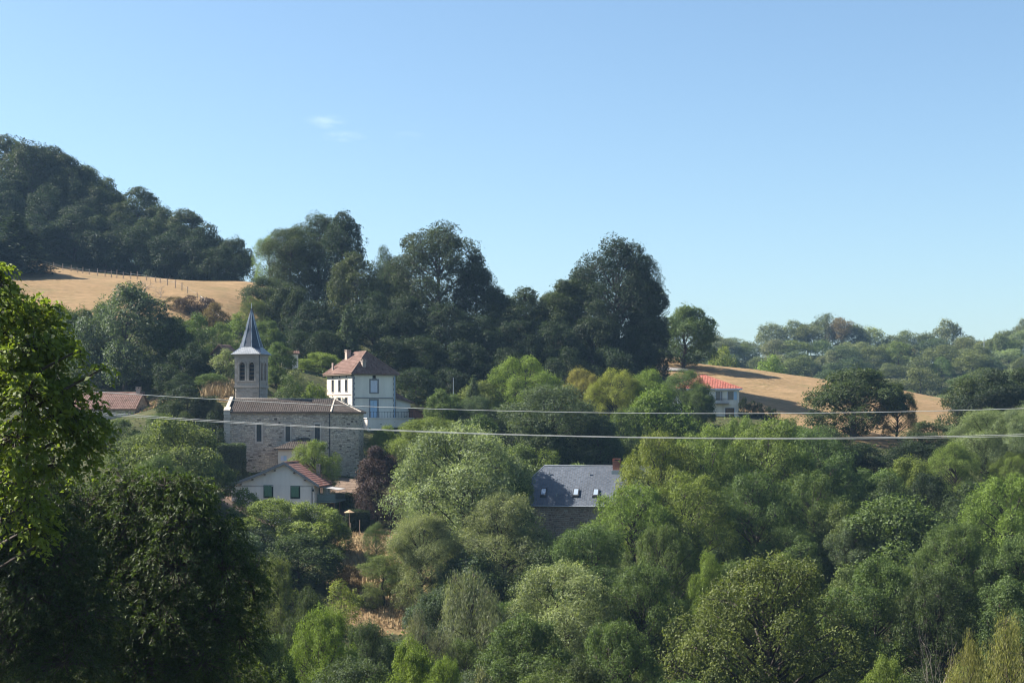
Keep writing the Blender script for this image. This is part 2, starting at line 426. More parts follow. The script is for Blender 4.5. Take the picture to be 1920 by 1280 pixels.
PROFILE = {
    'dome': lambda t: np.sqrt(np.maximum(0, 1 - ((t - .42) / .60) ** 2)),
    'egg': lambda t: np.sqrt(np.maximum(0, 1 - ((t - .36) / .66) ** 2)) * (1 - .12 * t),
    'broad': lambda t: np.minimum(1, .72 + .9 * t) * np.sqrt(np.maximum(0, 1 - np.maximum(0, (t - .45) / .57) ** 2)),
    'column': lambda t: np.minimum(1, .55 + 1.6 * t) * np.sqrt(np.maximum(0, 1 - np.maximum(0, (t - .5) / .52) ** 2)),
    'barrel': lambda t: np.minimum(1, .62 + 1.0 * t) * np.sqrt(np.maximum(0, 1 - np.maximum(0, (t - .58) / .46) ** 2)),
    'vase': lambda t: np.minimum(1, .42 + .95 * t) * np.sqrt(np.maximum(0, 1 - np.maximum(0, (t - .62) / .40) ** 2)),
}
ARCH = {}
def make_arch(key, seed, W, H, cb, prof, nl, clumps, per, leaf, lw, lobe=(.26, .42), sp=.40, droop=.0, inner=.22, up=.5, strand=0., ragged=.0, limb=1.0):
    r = np.random.default_rng(seed); Rr = W / 2; zb = cb * H; ch = H - zb; pf = PROFILE[prof]
    L = []
    tries = 0
    while len(L) < nl and tries < nl * 40:
        tries += 1
        t = (r.uniform(.06, 1.0)) if len(L) % 4 else r.uniform(.62, 1.0)
        rr = float(pf(np.array(t)))
        rl = Rr * r.uniform(*lobe) * (.72 + .28 * rr)
        z = zb + t * ch - rl * (.75 if t > .6 else .2)
        rho = max(0., rr * Rr - rl * r.uniform(.75, 1.0)) * (1 if r.random() < .62 else r.uniform(.2, .8))
        a = len(L) * 2.399963 + r.normal(0, .5)
        c = np.array([rho * math.cos(a), rho * math.sin(a), max(z, zb + rl * .3)])
        if all(np.linalg.norm(c - q[0]) > .52 * (rl + q[1]) for q in L) or tries > nl * 25:
            L.append((c, rl))
    LC = np.array([q[0] for q in L]); LR = np.array([q[1] for q in L])
    axis = np.array([0, 0, zb + ch * .42])
    CC, DD, RR_, LI = [], [], [], []
    for i, (c, rl) in enumerate(L):
        d = sphere_dirs(clumps, r)
        out = unit(c - axis)
        keep = (d @ out > -.55) & (d[:, 2] > -.75)
        rf_ = r.uniform(.60, 1.05 + ragged, len(d)); rf_ *= np.where(r.random(len(d)) < .14, r.uniform(1.1, 1.42, len(d)), 1)
        p = c + d * (rl * rf_)[:, None] * np.array([1, 1, .86])
        dist = np.linalg.norm(p[:, None] - LC[None], axis=-1) / LR[None]
        dist[:, i] = 9
        keep &= (dist.min(1) > .80) | (r.random(len(d)) < inner)
        keep &= r.random(len(d)) < .93
        CC.append(p[keep]); DD.append(d[keep]); RR_.append(np.full(keep.sum(), rl)); LI.append(np.full(keep.sum(), i))
    CC = np.concatenate(CC); DD = np.concatenate(DD); RL = np.concatenate(RR_); LI = np.concatenate(LI)
    n = len(CC); cnt = np.maximum(6, (per * r.uniform(.55, 1.35, n)).astype(int))
    I = np.repeat(np.arange(n), cnt); N = len(I)
    d = DD[I]
    off = r.normal(0, 1, (N, 3)); off -= (off * d).sum(-1, keepdims=True) * d * .55
    off[:, 2] *= .75
    C = CC[I] + off * (sp * r.uniform(.6, 1.3, n))[I][:, None]
    if strand:
        s = r.random(N) ** .8
        C[:, 2] -= s * strand * (.5 + .8 * r.random(n)[I]); Ax = np.stack([r.normal(0, .25, N), r.normal(0, .25, N), -np.ones(N)], -1)
        Nr = np.stack([d[:, 0], d[:, 1], np.full(N, .25)], -1) + r.normal(0, .5, (N, 3))
    else:
        Nr = d * .55 + np.array([0, 0, up]) + r.normal(0, .55, (N, 3))
        Ax = r.normal(0, 1, (N, 3)) + d * .4 + np.array([0, 0, -droop])
    sz = r.uniform(.65, 1.3, N)
    tone = r.normal(0, .16, n)[I] + r.normal(0, .24, N) + r.normal(0, .08, len(L))[LI[I]]
    keepz = C[:, 2] > .1
    C, Nr, Ax, sz, tone = C[keepz], Nr[keepz], Ax[keepz], sz[keepz], tone[keepz]
    cm = crown_mesh('crown_' + key, C, Nr, Ax, leaf * sz, leaf * lw * sz, tone)
    # trunk, limbs and branches
    b = MB(); tr = max(.12, W * .026) * limb; top = zb + ch * .62
    path = [Vector((math.sin(k * 1.7 + seed) * tr * .6 * (k > 0), math.cos(k * 2.3 + seed) * tr * .6 * (k > 0), -1.6 + (top + 1.6) * k / 5)) for k in range(6)]
    b.tube(path, [tr * 1.35, tr * 1.08, tr * .95, tr * .75, tr * .5, tr * .22], 8)
    for i, (c, rl) in enumerate(L):
        z0 = max(zb * .85, min(top * .95, c[2] - .55 * math.hypot(c[0], c[1]) - rl * .3))
        p0 = Vector((0, 0, z0)); p2 = Vector(c); p1 = p0.lerp(p2, .5) + Vector((r.normal(0, .06) * W, r.normal(0, .06) * W, .04 * W))
        pa = [p0 * (1 - u) ** 2 + p1 * 2 * u * (1 - u) + p2 * u * u for u in (0, .25, .5, .75, 1)]
        r0 = tr * .30
        b.tube(pa, [r0, r0 * .85, r0 * .65, r0 * .45, r0 * .25], 5, cap=False)
        own = np.where(LI == i)[0]
        for j in own[::max(1, len(own) // 6)]:
            q = Vector(CC[j]); b.tube([p2, p2.lerp(q, .55) + Vector((0, 0, .06 * rl)), q], [r0 * .26, r0 * .16, r0 * .06], 4, cap=False)
    tm = b.mesh('trunk_' + key, True); tm.materials.append(M_bark)
    cm.materials.append(M_leaf)
    ARCH.setdefault(key.rstrip('0123456789'), []).append((tm, cm, W, H))

#          key      seed W   H   cb   prof  nl clumps per leaf lw
make_arch('round1', 1, 12, 12, .03, 'dome', 26, 84, 24, .27, .62)
make_arch('round2', 2, 12, 12, .03, 'egg', 28, 80, 24, .27, .62, lobe=(.22, .40))
make_arch('round3', 3, 12, 11, .03, 'broad', 30, 78, 23, .27, .62, lobe=(.20, .38), ragged=.12)
make_arch('tall1', 4, 10, 19, .06, 'egg', 38, 80, 21, .30, .60, lobe=(.28, .50), sp=.45)
make_arch('tall2', 5, 10, 18, .05, 'column', 38, 80, 21, .30, .60, lobe=(.30, .50), sp=.45, ragged=.1)
make_arch('tall3', 6, 11, 18, .06, 'dome', 38, 80, 21, .30, .60, lobe=(.24, .46), sp=.45, ragged=.15)
make_arch('big1', 7, 19, 24, .06, 'dome', 54, 95, 20, .33, .55, lobe=(.20, .36), sp=.50, ragged=.15, inner=.34)
make_arch('big2', 8, 18, 25, .06, 'barrel', 54, 95, 20, .33, .55, lobe=(.20, .36), sp=.50, ragged=.18, inner=.34)
make_arch('feather1', 9, 9, 14, .10, 'vase', 30, 64, 26, .22, .42, lobe=(.20, .38), sp=.42, ragged=.3, inner=.3)
make_arch('feather2', 10, 12, 13, .10, 'dome', 34, 64, 26, .22, .42, lobe=(.20, .36), sp=.42, ragged=.25, inner=.3)
make_arch('acacia1', 11, 14, 13, .03, 'broad', 46, 70, 23, .22, .52, lobe=(.15, .28), sp=.40, ragged=.15, droop=.5)
make_arch('acacia2', 12, 14, 13, .03, 'dome', 46, 70, 23, .22, .52, lobe=(.15, .28), sp=.40, ragged=.15, droop=.5)
make_arch('silver1', 13, 14, 17, .02, 'column', 54, 74, 32, .22, .46, lobe=(.17, .32), sp=.46, ragged=.25, inner=.34, up=.35)
make_arch('silver2', 14, 12, 14, .06, 'column', 46, 70, 34, .20, .46, lobe=(.17, .32), sp=.44, ragged=.25, inner=.34, up=.35)
make_arch('oak1', 15, 17, 14, .10, 'broad', 70, 74, 20, .20, .58, lobe=(.12, .22), sp=.34, ragged=.15, inner=.34, limb=1.1)
make_arch('oak2', 16, 12, 13, .08, 'dome', 52, 74, 21, .19, .58, lobe=(.14, .26), sp=.32, ragged=.15, inner=.2)
make_arch('willow1', 17, 9, 11, .10, 'dome', 26, 44, 34, .24, .22, lobe=(.20, .34), sp=.30, strand=2.0)
make_arch('willow2', 18, 10, 12, .10, 'egg', 30, 44, 32, .24, .22, lobe=(.18, .32), sp=.30, strand=1.6)
make_arch('shrub1', 19, 5, 4, .02, 'broad', 18, 44, 16, .17, .58, lobe=(.24, .40), sp=.22, ragged=.15, limb=.7)
make_arch('shrub2', 20, 5, 5, .02, 'dome', 18, 44, 16, .17, .58, lobe=(.24, .40), sp=.22, ragged=.2, limb=.7)
make_arch('bush1', 51, 9, 7, .0, 'broad', 30, 60, 20, .22, .60, lobe=(.20, .34), sp=.34, ragged=.15, inner=.3, limb=.6)
make_arch('bush2', 52, 9, 7.5, .0, 'dome', 28, 60, 20, .22, .60, lobe=(.20, .36), sp=.34, ragged=.2, inner=.3, limb=.6)
make_arch('far1', 21, 12, 12, .08, 'dome', 20, 56, 14, .40, .62, sp=.6, ragged=.15)
make_arch('far2', 22, 9, 14, .10, 'vase', 22, 50, 13, .38, .55, lobe=(.24, .40), sp=.6, ragged=.3)
make_arch('far3', 23, 12, 11, .06, 'broad', 20, 56, 14, .40, .62, sp=.6, ragged=.15)

def make_spruce(key, seed, W, H, leaf):
    r = np.random.default_rng(seed); C, Nr, Ax, T = [], [], [], []
    b = MB(); b.tube([(0, 0, -1), (0, 0, H * .5), (0, 0, H * .98)], [W * .03, W * .018, .02], 6)
    for k in range(26):
        t = k / 25; z = H * (.06 + .92 * t); rad = W / 2 * (1 - t) ** .8 + .1
        nb = max(5, int(11 * (1 - t) + 5))
        for j in range(nb):
            a = 2 * math.pi * (j + r.random()) / nb; ln = rad * r.uniform(.75, 1.12)
            tip = np.array([math.cos(a) * ln, math.sin(a) * ln, z - ln * r.uniform(.15, .4)])
            b.tube([(0, 0, z), tuple(tip)], [.04, .012], 3, cap=False)
            m = int(14 + 46 * (1 - t)); u = r.random(m) ** .6
            p = np.array([0, 0, z]) + (tip - [0, 0, z]) * u[:, None] + r.normal(0, .09 + .05 * rad, (m, 3))
            C.append(p); Nr.append(np.tile([math.cos(a) * .4, math.sin(a) * .4, .9], (m, 1)) + r.normal(0, .5, (m, 3)))
            Ax.append(np.tile(tip - [0, 0, z], (m, 1)) + r.normal(0, .5, (m, 3))); T.append(r.normal(0, .2, m) + r.normal(0, .12))
    C, Nr, Ax, T = map(np.concatenate, (C, Nr, Ax, T)); s = r.uniform(.7, 1.3, len(C))
    cm = crown_mesh('crown_' + key, C, Nr, Ax, leaf * s, leaf * .35 * s, T); cm.materials.append(M_leaf)
    tm = b.mesh('trunk_' + key, True); tm.materials.append(M_bark)
    ARCH.setdefault(key.rstrip('0123456789'), []).append((tm, cm, W, H))
make_spruce('spruce1', 31, 5, 11, .34)

def make_bare(key, seed, W, H, m=None):
    r = np.random.default_rng(seed); b = MB()
    def br(p, d, ln, rad, depth):
        pts = [p]; q = p; dd = d
        for _ in range(3):
            dd = (dd + Vector(r.normal(0, .16, 3)) + Vector((0, 0, .08))).normalized(); q = q + dd * ln / 3; pts.append(q)
        b.tube(pts, [rad, rad * .8, rad * .62, rad * .45], 5 if depth < 2 else 4, cap=False)
        if depth < 3:
            for k in range(4 if depth else 7):
                s = pts[1 + k % 3]
                nd = (dd + Vector(r.normal(0, .55, 3)) + Vector((0, 0, .15))).normalized()
                br(s, nd, ln * r.uniform(.45, .7), rad * .45, depth + 1)
    br(Vector((0, 0, -.5)), Vector((0, 0, 1)), H * .6, W * .022, 0)
    me = b.mesh('bare_' + key, True); me.materials.append(M_deadwood)
    ARCH.setdefault(key.rstrip('0123456789'), []).append((me, None, W, H))
make_bare('bare1', 41, 5, 9)

# ------------------------------------------------------------------ planting
NAMES = {'round': ('broadleaf_tree', 'tree'), 'tall': ('tall_broadleaf_tree', 'tree'), 'big': ('large_broadleaf_tree', 'tree'), 'feather': ('feathery_tree', 'tree'),
         'acacia': ('acacia_tree', 'tree'), 'silver': ('silver_leaved_tree', 'tree'), 'oak': ('oak_tree', 'tree'), 'willow': ('willow_tree', 'tree'),
         'shrub': ('shrub', 'shrub'), 'bush': ('bushy_tree', 'tree'), 'far': ('distant_tree', 'tree'), 'lance': ('dark_leafy_tree', 'tree'), 'spruce': ('conifer_tree', 'tree'), 'bare': ('bare_tree', 'tree')}
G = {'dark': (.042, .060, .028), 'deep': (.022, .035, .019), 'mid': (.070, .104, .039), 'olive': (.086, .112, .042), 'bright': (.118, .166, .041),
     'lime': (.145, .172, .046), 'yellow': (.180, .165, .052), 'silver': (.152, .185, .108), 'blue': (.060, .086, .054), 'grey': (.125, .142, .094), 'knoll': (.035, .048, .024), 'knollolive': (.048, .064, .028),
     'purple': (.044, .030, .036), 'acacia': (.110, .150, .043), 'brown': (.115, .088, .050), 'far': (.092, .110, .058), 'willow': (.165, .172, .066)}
TCOUNT = {}
def put_tree(kind, X, Y, H, W, col, label, group=None, lift=0.0):
    if kind == 'tall' and H / W < 1.35: kind = 'round'
    if kind == 'round' and H / W > 1.5: kind = 'tall'
    if H / W < .92 and kind in ('round', 'acacia', 'feather', 'oak') and W < 14: kind = 'bush'
    name, cat = NAMES[kind]
    k = TCOUNT.get(kind, 0); TCOUNT[kind] = k + 1
    tm, cm, aw, ah = ARCH[kind][k % len(ARCH[kind])]
    g = ground(X, Y) + lift
    e = empty(name, (X, Y, g), random.uniform(0, 6.28), label, cat, group)
    s = W / aw; e.scale = (s * random.uniform(.95, 1.05), s * random.uniform(.95, 1.05), H / ah)
    t = bpy.data.objects.new('trunk', tm); link(t, e)
    if cm:
        c = bpy.data.objects.new('crown', cm); link(c, e)
        b = G[col] if isinstance(col, str) else col
        j = random.uniform(.88, 1.12); c.color = (b[0] * j * random.uniform(.94, 1.06), b[1] * j, b[2] * j * random.uniform(.92, 1.08), 1)
    return e
DBG = []
def tree(kind, px, ytop, wpx, Y, col, label, group=None):
    X = X_(px, Y); H = Z_(ytop, Y) - ground(X, Y)
    DBG.append((kind, px, ytop, Y, round(H, 1), round(wpx / F * Y, 1)))
    return put_tree(kind, X, Y, max(H, 1.2), wpx / F * Y, col, label, group)

# ------------------------------------------------------------------ building helpers
def wall_holes(mb, w, z0, z1, holes, org=(0, 0), ux=(1, 0), depth=.22, t=0., n_in=None):
    """vertical wall in the plane through org along ux; holes (a,b,z0,z1) get reveals of the given depth towards n_in"""
    ux = Vector((*ux, 0)).normalized(); o = Vector((*org, 0)); nin = Vector((*(n_in or (-ux.y, ux.x)), 0))
    pt = lambda a, z, d=0.: o + ux * a + Vector((0, 0, z)) + nin * d
    xs = sorted({0., w, *[h[0] for h in holes], *[h[1] for h in holes]}); zs = sorted({z0, z1, *[h[2] for h in holes], *[h[3] for h in holes]})
    for a, b in zip(xs, xs[1:]):
        for c, d in zip(zs, zs[1:]):
            mx, mz = (a + b) / 2, (c + d) / 2
            if any(h[0] < mx < h[1] and h[2] < mz < h[3] for h in holes): continue
            mb.poly([pt(a, c), pt(b, c), pt(b, d), pt(a, d)], t)
    for a, b, c, d in holes:
        mb.poly([pt(a, c), pt(a, d), pt(a, d, depth), pt(a, c, depth)], t); mb.poly([pt(b, c, depth), pt(b, d, depth), pt(b, d), pt(b, c)], t)
        mb.poly([pt(a, c), pt(a, c, depth), pt(b, c, depth), pt(b, c)], t); mb.poly([pt(a, d), pt(b, d), pt(b, d, depth), pt(a, d, depth)], t)
    return pt
def obox(mb, pt, a, b, c, d, n0, n1, t=0.):
    """box given in wall coordinates: a..b along, c..d up, n0..n1 inwards"""
    q = [pt(a, c, n0), pt(b, c, n0), pt(b, d, n0), pt(a, d, n0)]
    e = pt(a, c, n1) - pt(a, c, n0)
    mb.prism(q, e, t); return mb
def stonework(pt, w, z0, z1, holes, hmin, hmax, lmin, lmax, proud=.05, gap=.025, seed=0, skip=.04, clip=None, wave=0.):
    r = np.random.default_rng(seed); mb = MB(); z = z0
    while z < z1 - .06:
        h = min(r.uniform(hmin, hmax), z1 - z); a = -r.uniform(0, lmin)
        while a < w:
            ln = r.uniform(lmin, lmax); b0, b1 = max(a, 0) + gap, min(a + ln, w) - gap
            wv = wave * (math.sin(a * 1.7 + z * 2.1) + .6 * math.sin(a * 4.1 + z * 5.3))
            c0, c1 = z + wv + gap + r.uniform(-.3, .3) * wave, z + wv + h - gap + r.uniform(-.8, .5) * wave
            c1 = min(c1, z1)
            a += ln
            if b1 - b0 < .08 or c1 - c0 < .05 or r.random() < skip: continue
            if any(b0 < q[1] + .02 and b1 > q[0] - .02 and c0 < q[3] + .02 and c1 > q[2] - .02 for q in holes): continue
            if clip and not clip(b0, b1, c1): continue
            t = float(np.clip(r.normal(.5, .26), 0, 1)); pr = -proud * r.uniform(.5, 1.3); k = min(.05, (c1 - c0) * .22)
            j = lambda: r.uniform(-.02, .02)
            o_ = [pt(b0, c0, .01), pt(b1, c0, .01), pt(b1, c1, .01), pt(b0, c1, .01)]
            i_ = [pt(b0 + k, c0 + k + j(), pr), pt(b1 - k, c0 + k + j(), pr), pt(b1 - k, c1 - k + j(), pr), pt(b0 + k, c1 - k + j(), pr)]
            mb.poly(i_, t)
            for q in range(4):
                q2 = (q + 1) % 4; mb.poly([o_[q], o_[q2], i_[q2], i_[q]], t)
        z += h
    return mb
def facet_tiles(poly, pu, pv, kind, seed=0, lift=.02):
    """real tiles laid in courses over a planar roof facet; poly[0]->poly[1] is the eave"""
    r = np.random.default_rng(seed); p = [Vector(q) for q in poly]
    u = (p[1] - p[0]).normalized(); nrm = None
    for k in range(2, len(p)):
        nn = u.cross(p[k] - p[0])
        if nn.length > 1e-6: nrm = nn.normalized(); break
    if nrm.z < 0: nrm = -nrm
    v = nrm.cross(u)
    if v.z < 0: v = -v
    uv = [((q - p[0]).dot(u), (q - p[0]).dot(v)) for q in p]
    def span_v(a):
        c = []
        for k in range(len(uv)):
            (a0, b0), (a1, b1) = uv[k], uv[(k + 1) % len(uv)]
            if (a0 - a) * (a1 - a) < 0: c.append(b0 + (b1 - b0) * (a - a0) / (a1 - a0))
        return (min(c), max(c)) if len(c) > 1 else None
    mb = MB(); umin, umax = min(q[0] for q in uv), max(q[0] for q in uv)
    n = max(1, int((umax - umin) / pu)); du = (umax - umin) / n
    at = lambda a, b, h: p[0] + u * a + v * b + nrm * h
    for i in range(n):
        a0 = umin + i * du; s = span_v(a0 + du / 2)
        if not s: continue
        b = s[0] - (pv * .5 if (kind == 'slate' and i % 2) else 0); ct = r.normal(0, .06)
        while b < s[1] - .02:
            b0, b1 = max(b, s[0]), min(b + pv * 1.12, s[1])
            if b1 - b0 > .03:
                t = float(np.clip(.5 + ct + r.normal(0, .2), 0, 1)); h0, h1 = lift + .045, lift + .012
                if kind == 'slate':
                    jj = r.uniform(0, .012)
                    mb.poly([at(a0 + .01, b0, h0 * .6 + jj), at(a0 + du - .01, b0, h0 * .6 + jj), at(a0 + du - .01, b1, h1), at(a0 + .01, b1, h1)], t)
                    mb.poly([at(a0 + .01, b0, 0), at(a0 + du - .01, b0, 0), at(a0 + du - .01, b0, h0 * .6 + jj), at(a0 + .01, b0, h0 * .6 + jj)], t * .6)
                else:
                    w3 = du / 3.2; hh = du * .17
                    c0 = [at(a0, b0, h0), at(a0 + w3, b0, h0 + hh), at(a0 + du - w3, b0, h0 + hh), at(a0 + du, b0, h0)]
                    c1 = [at(a0, b1, h1), at(a0 + w3, b1, h1 + hh), at(a0 + du - w3, b1, h1 + hh), at(a0 + du, b1, h1)]
                    for k in range(3): mb.poly([c0[k], c0[k + 1], c1[k + 1], c1[k]], t)
                    mb.poly([at(a0, b0, 0), at(a0 + du, b0, 0), c0[3], c0[2], c0[1], c0[0]], t * .6)
            b += pv
    return mb
def merge(ms):
    o = MB()
    for m in ms:
        i = len(o.v); o.v += m.v; o.f += [tuple(i + k for k in f) for f in m.f]; o.t += m.t
    return o
def roof(parent, facets, th, tile_mat, slab_mat, pu, pv, kind, seed=0, name='roof'):
    """slab under each facet (real thickness) with tiles on top"""
    s = MB()
    for f in facets:
        s.prism([Vector(q) - Vector((0, 0, th)) for q in f], (0, 0, th))
    ro = s.build(name, slab_mat, parent)
    tl = merge([facet_tiles(f, pu, pv, kind, seed + 7 * i) for i, f in enumerate(facets)])
    tl.build('roof_tiles', tile_mat, ro, kind='stuff')
    return ro
def ridge_tiles(parent, lines, m, rad=.11, step=.42):
    b = MB()
    for a, c in lines:
        a, c = Vector(a), Vector(c); n = max(1, int((c - a).length / step))
        for k in range(n):
            b.tube([a.lerp(c, k / n), a.lerp(c, (k + 1.06) / n)], [rad * 1.08, rad * .92], 6, t=random.uniform(.3, 1))
    return b.build('ridge_tiles', m, parent, kind='stuff')

# ------------------------------------------------------------------ church
YC = 210.0; s_ = YC / F
ch = empty('church', (X_(428, YC), YC, 0), R(1.0), 'stone village church with pointed slate spire and long brown tiled nave roof', 'church')
NL, ND, EA, RI, GB = 13.4, 8.2, 2.05, 3.70, -8.5
wins = [(3.7, 4.35, -1.9, .3), (7.5, 8.1, -1.9, .35), (11.35, 12.0, -1.9, .35)]
wm = MB()
ptn = wall_holes(wm, NL, GB, EA, wins)
wm.poly([(0, 0, GB), (0, 0, EA), (0, ND / 2, RI), (0, ND, EA), (0, ND, GB)]); wm.poly([(0, ND, GB), (0, ND, EA), (NL, ND, EA), (NL, ND, GB)])
ap = [(NL, 0), (NL + 3.55, 2.0), (NL + 3.85, ND - 2.0), (NL, ND)]
for a, b in zip(ap, ap[1:]): wm.poly([(*a, GB), (*b, GB), (*b, EA), (*a, EA)])
nave = wm.build('nave_wall', M_mortar, ch)
stonework(ptn, NL, GB, EA - .25, [(a - .18, b + .18, c - .35, d + .2) for a, b, c, d in wins], .13, .27, .18, .58, seed=3, gap=.02, wave=.055, skip=.05).build('rubble_stones', M_rubble, nave, kind='stuff')
for k, (a, b) in enumerate(zip(ap, ap[1:])):
    va = Vector((*a, 0)); vb = Vector((*b, 0)); d = (vb - va); ln = d.length; d.normalize()
    pt = (lambda va, d: lambda x, z, n=0.: va + d * x + Vector((-d.y, d.x, 0)) * n + Vector((0, 0, z)))(va, d)
    stonework(pt, ln, GB, EA - .25, [], .13, .27, .18, .58, seed=10 + k, gap=.02, wave=.055, skip=.05).build('rubble_stones', M_rubble, nave, kind='stuff')
for k, (a, b, c, d) in enumerate(wins):
    f = MB(); obox(f, ptn, a - .17, a, c, d, -.06, .1, .5); obox(f, ptn, b, b + .17, c, d, -.06, .1, .6)
    obox(f, ptn, a - .17, b + .17, d, d + .2, -.06, .1, .4); obox(f, ptn, a - .2, b + .2, c - .34, c, -.09, .1, .3)
    f.t = [random.uniform(.2, .9) for _ in f.t]
    fo = f.build('window', M_ashlar, ch)
    g = MB(); obox(g, ptn, a, b, c, d, .16, .19); g.build('pane', M_glass, fo)
    bb = MB()
    for q in range(1, 5): z = c + (d - c) * q / 5; obox(bb, ptn, a, b, z - .02, z + .02, .12, .16)
    obox(bb, ptn, (a + b) / 2 - .015, (a + b) / 2 + .015, c, d, .12, .16); bb.build('leading', M_pipe, fo)
# eaves band, corner buttress, downpipe
cn = MB(); cn.box(-.05, NL, -.14, .0, EA - .25, EA - .02, .45)
for a, b in zip(ap[:2], ap[1:3]):
    va, vb = Vector((*a, EA - .25)), Vector((*b, EA - .25)); nn = Vector((vb.y - va.y, -(vb.x - va.x), 0)).normalized() * .14
    cn.prism([va, vb, vb + nn, va + nn], (0, 0, .23), .5)
cn.build('eaves_cornice', M_ashlar, ch)
bt = MB()
z = GB; k = 0
while z < EA + .1:
    h = .42; bt.box(-.55 + .03 * (k % 2), .28 + .18 * (k % 2), -.42 + .02 * (k % 3), .5, z, min(z + h - .025, EA + .1), random.uniform(.2, .9)); z += h; k += 1
bt.prism([(-.55, -.42, EA + .1), (.28, -.42, EA + .1), (.28, .5, EA + .55), (-.55, .5, EA + .55)], (0, 0, .04), .9)
bt.build('corner_buttress', M_ashlar, ch)
MB().tube([(NL - .12, -.14, EA - .2), (NL - .12, -.12, GB)], .055).build('downpipe', M_pipe, ch)
rf0 = EA - .04; ov = .35; yr = ND / 2
RE = (NL + .15, yr, RI); rl = -.25
e1, e2 = Vector((NL + .1, -ov, rf0 - .12)), Vector((NL + 3.55 + .3, 2.0 - .28, rf0 - .12)); e3, e4 = Vector((NL + 3.85 + .38, ND - 1.8, rf0 - .12)), Vector((NL + .1, ND + ov, rf0 - .12))
front = [(rl, -ov, rf0 - .12), tuple(e1), RE, (rl, yr, RI)]
back = [tuple(e4), (rl, ND + ov, rf0 - .12), (rl, yr, RI), RE]
rfc = roof(ch, [front, [tuple(e1), tuple(e2), RE], [tuple(e2), tuple(e3), RE], [tuple(e3), tuple(e4), RE], back], .12, M_tilebrown, M_wood, .27, .36, 'canal', 50)
ridge_tiles(rfc, [((rl, yr, RI + .06), RE), (RE, tuple(e1 + Vector((0, 0, .1)))), (RE, tuple(e2 + Vector((0, 0, .1)))), (RE, tuple(e3 + Vector((0, 0, .1))))], M_ashlar)
cp = MB()
for y0, y1 in ((-.45, yr), (ND + .45, yr)):
    za, zb_ = rf0 - .10, RI + .05
    cp.prism([(-.42, y0, za), (.02, y0, za), (.02, y1, zb_), (-.42, y1, zb_)], (0, 0, .3), .95)
cp.build('gable_coping', M_ashlar, ch)
# sacristy in front of the nave
sm = MB(); sx0, sx1, sy = 6.9, 11.2, -3.0
sp = wall_holes(sm, sx1 - sx0, GB, -2.75, [(.1 + .25, .1 + 1.0, -4.35, -3.75)], org=(sx0, sy))
sm.poly([(sx0, 0, GB), (sx0, sy, GB), (sx0, sy, -2.75), (sx0, 0, -2.75)]); sm.poly([(sx1, sy, GB), (sx1, 0, GB), (sx1, 0, -2.75), (sx1, sy, -2.75)])
so = sm.build('sacristy_wall', M_cream, ch)
b = MB(); obox(b, sp, .35, .72, -4.35, -3.75, .02, .07); b.build('shutter', M_whitesh, so)
b = MB(); obox(b, sp, .74, 1.1, -4.35, -3.75, .02, .07); b.build('shutter', M_bluesh, so)
o_ = .45
roof(ch, [[(sx0 - o_, sy - o_, -2.85), (sx1 + o_, sy - o_, -2.85), (sx1 - .6, .02, -1.45), (sx0 + 2.6, .02, -1.45)],
          [(sx0 - o_, .0, -2.85), (sx0 - o_, sy - o_, -2.85), (sx0 + 2.6, .02, -1.45)]], .1, M_tilebrown, M_wood, .27, .36, 'canal', 70, 'sacristy_roof')
# tower, built in its own turned frame inside the church frame
YT = 217.0; st = YT / F
tw_c = Vector((X_(471.5, YT), YT, 0)) - Vector(ch.location); ca = math.cos(-R(1)); sa = math.sin(-R(1))
tcx, tcy = tw_c.x * ca - tw_c.y * sa, tw_c.x * sa + tw_c.y * ca
TA = R(-13); hs = 1.68
def T(x, y, z): return (tcx + x * math.cos(TA) - y * math.sin(TA), tcy + x * math.sin(TA) + y * math.cos(TA), z)
def tface(k):
    """wall coordinates of tower face k: 0 front, 1 right, 2 back, 3 left"""
    a = k * math.pi / 2
    def pt(u, z, d=0.):
        x, y = u - hs, -hs + d
        return Vector(T(x * math.cos(a) - y * math.sin(a), x * math.sin(a) + y * math.cos(a), z))
    return pt
zS, zC = 5.35, 9.72
oz0, ozs, orr = 6.25, 8.30, .36
ocs = [2 * hs * .30, 2 * hs * .70]
tb = MB()
def ftb(pt, poly, d=0., t=.5): tb.poly([pt(a, z, d) for a, z in poly], t)
for k in range(4):
    pt = tface(k); w = 2 * hs
    ftb(pt, [(0, GB), (w, GB), (w, zS), (0, zS)])
    xs = [0.]
    for c in ocs: xs += [c - orr, c + orr]
    xs.append(w)
    for i in range(0, len(xs), 2): ftb(pt, [(xs[i], zS), (xs[i + 1], zS), (xs[i + 1], zC), (xs[i], zC)])
    for c in ocs:
        ftb(pt, [(c - orr, zS), (c + orr, zS), (c + orr, oz0), (c - orr, oz0)])
        N = 8; arc = [(c - orr * math.cos(math.pi * j / N), ozs + orr * math.sin(math.pi * j / N)) for j in range(N + 1)]
        for (a0, z0), (a1, z1) in zip(arc, arc[1:]):
            ftb(pt, [(a0, z0), (a1, z1), (a1, zC), (a0, zC)])
            tb.poly([pt(a0, z0), pt(a1, z1), pt(a1, z1, .4), pt(a0, z0, .4)], .3)
        for a in (c - orr, c + orr): tb.poly([pt(a, oz0), pt(a, ozs), pt(a, ozs, .4), pt(a, oz0, .4)], .3)
        tb.poly([pt(c - orr, oz0), pt(c + orr, oz0), pt(c + orr, oz0, .4), pt(c - orr, oz0, .4)], .3)
tower = tb.build('tower', M_tower, ch)
ts = MB()
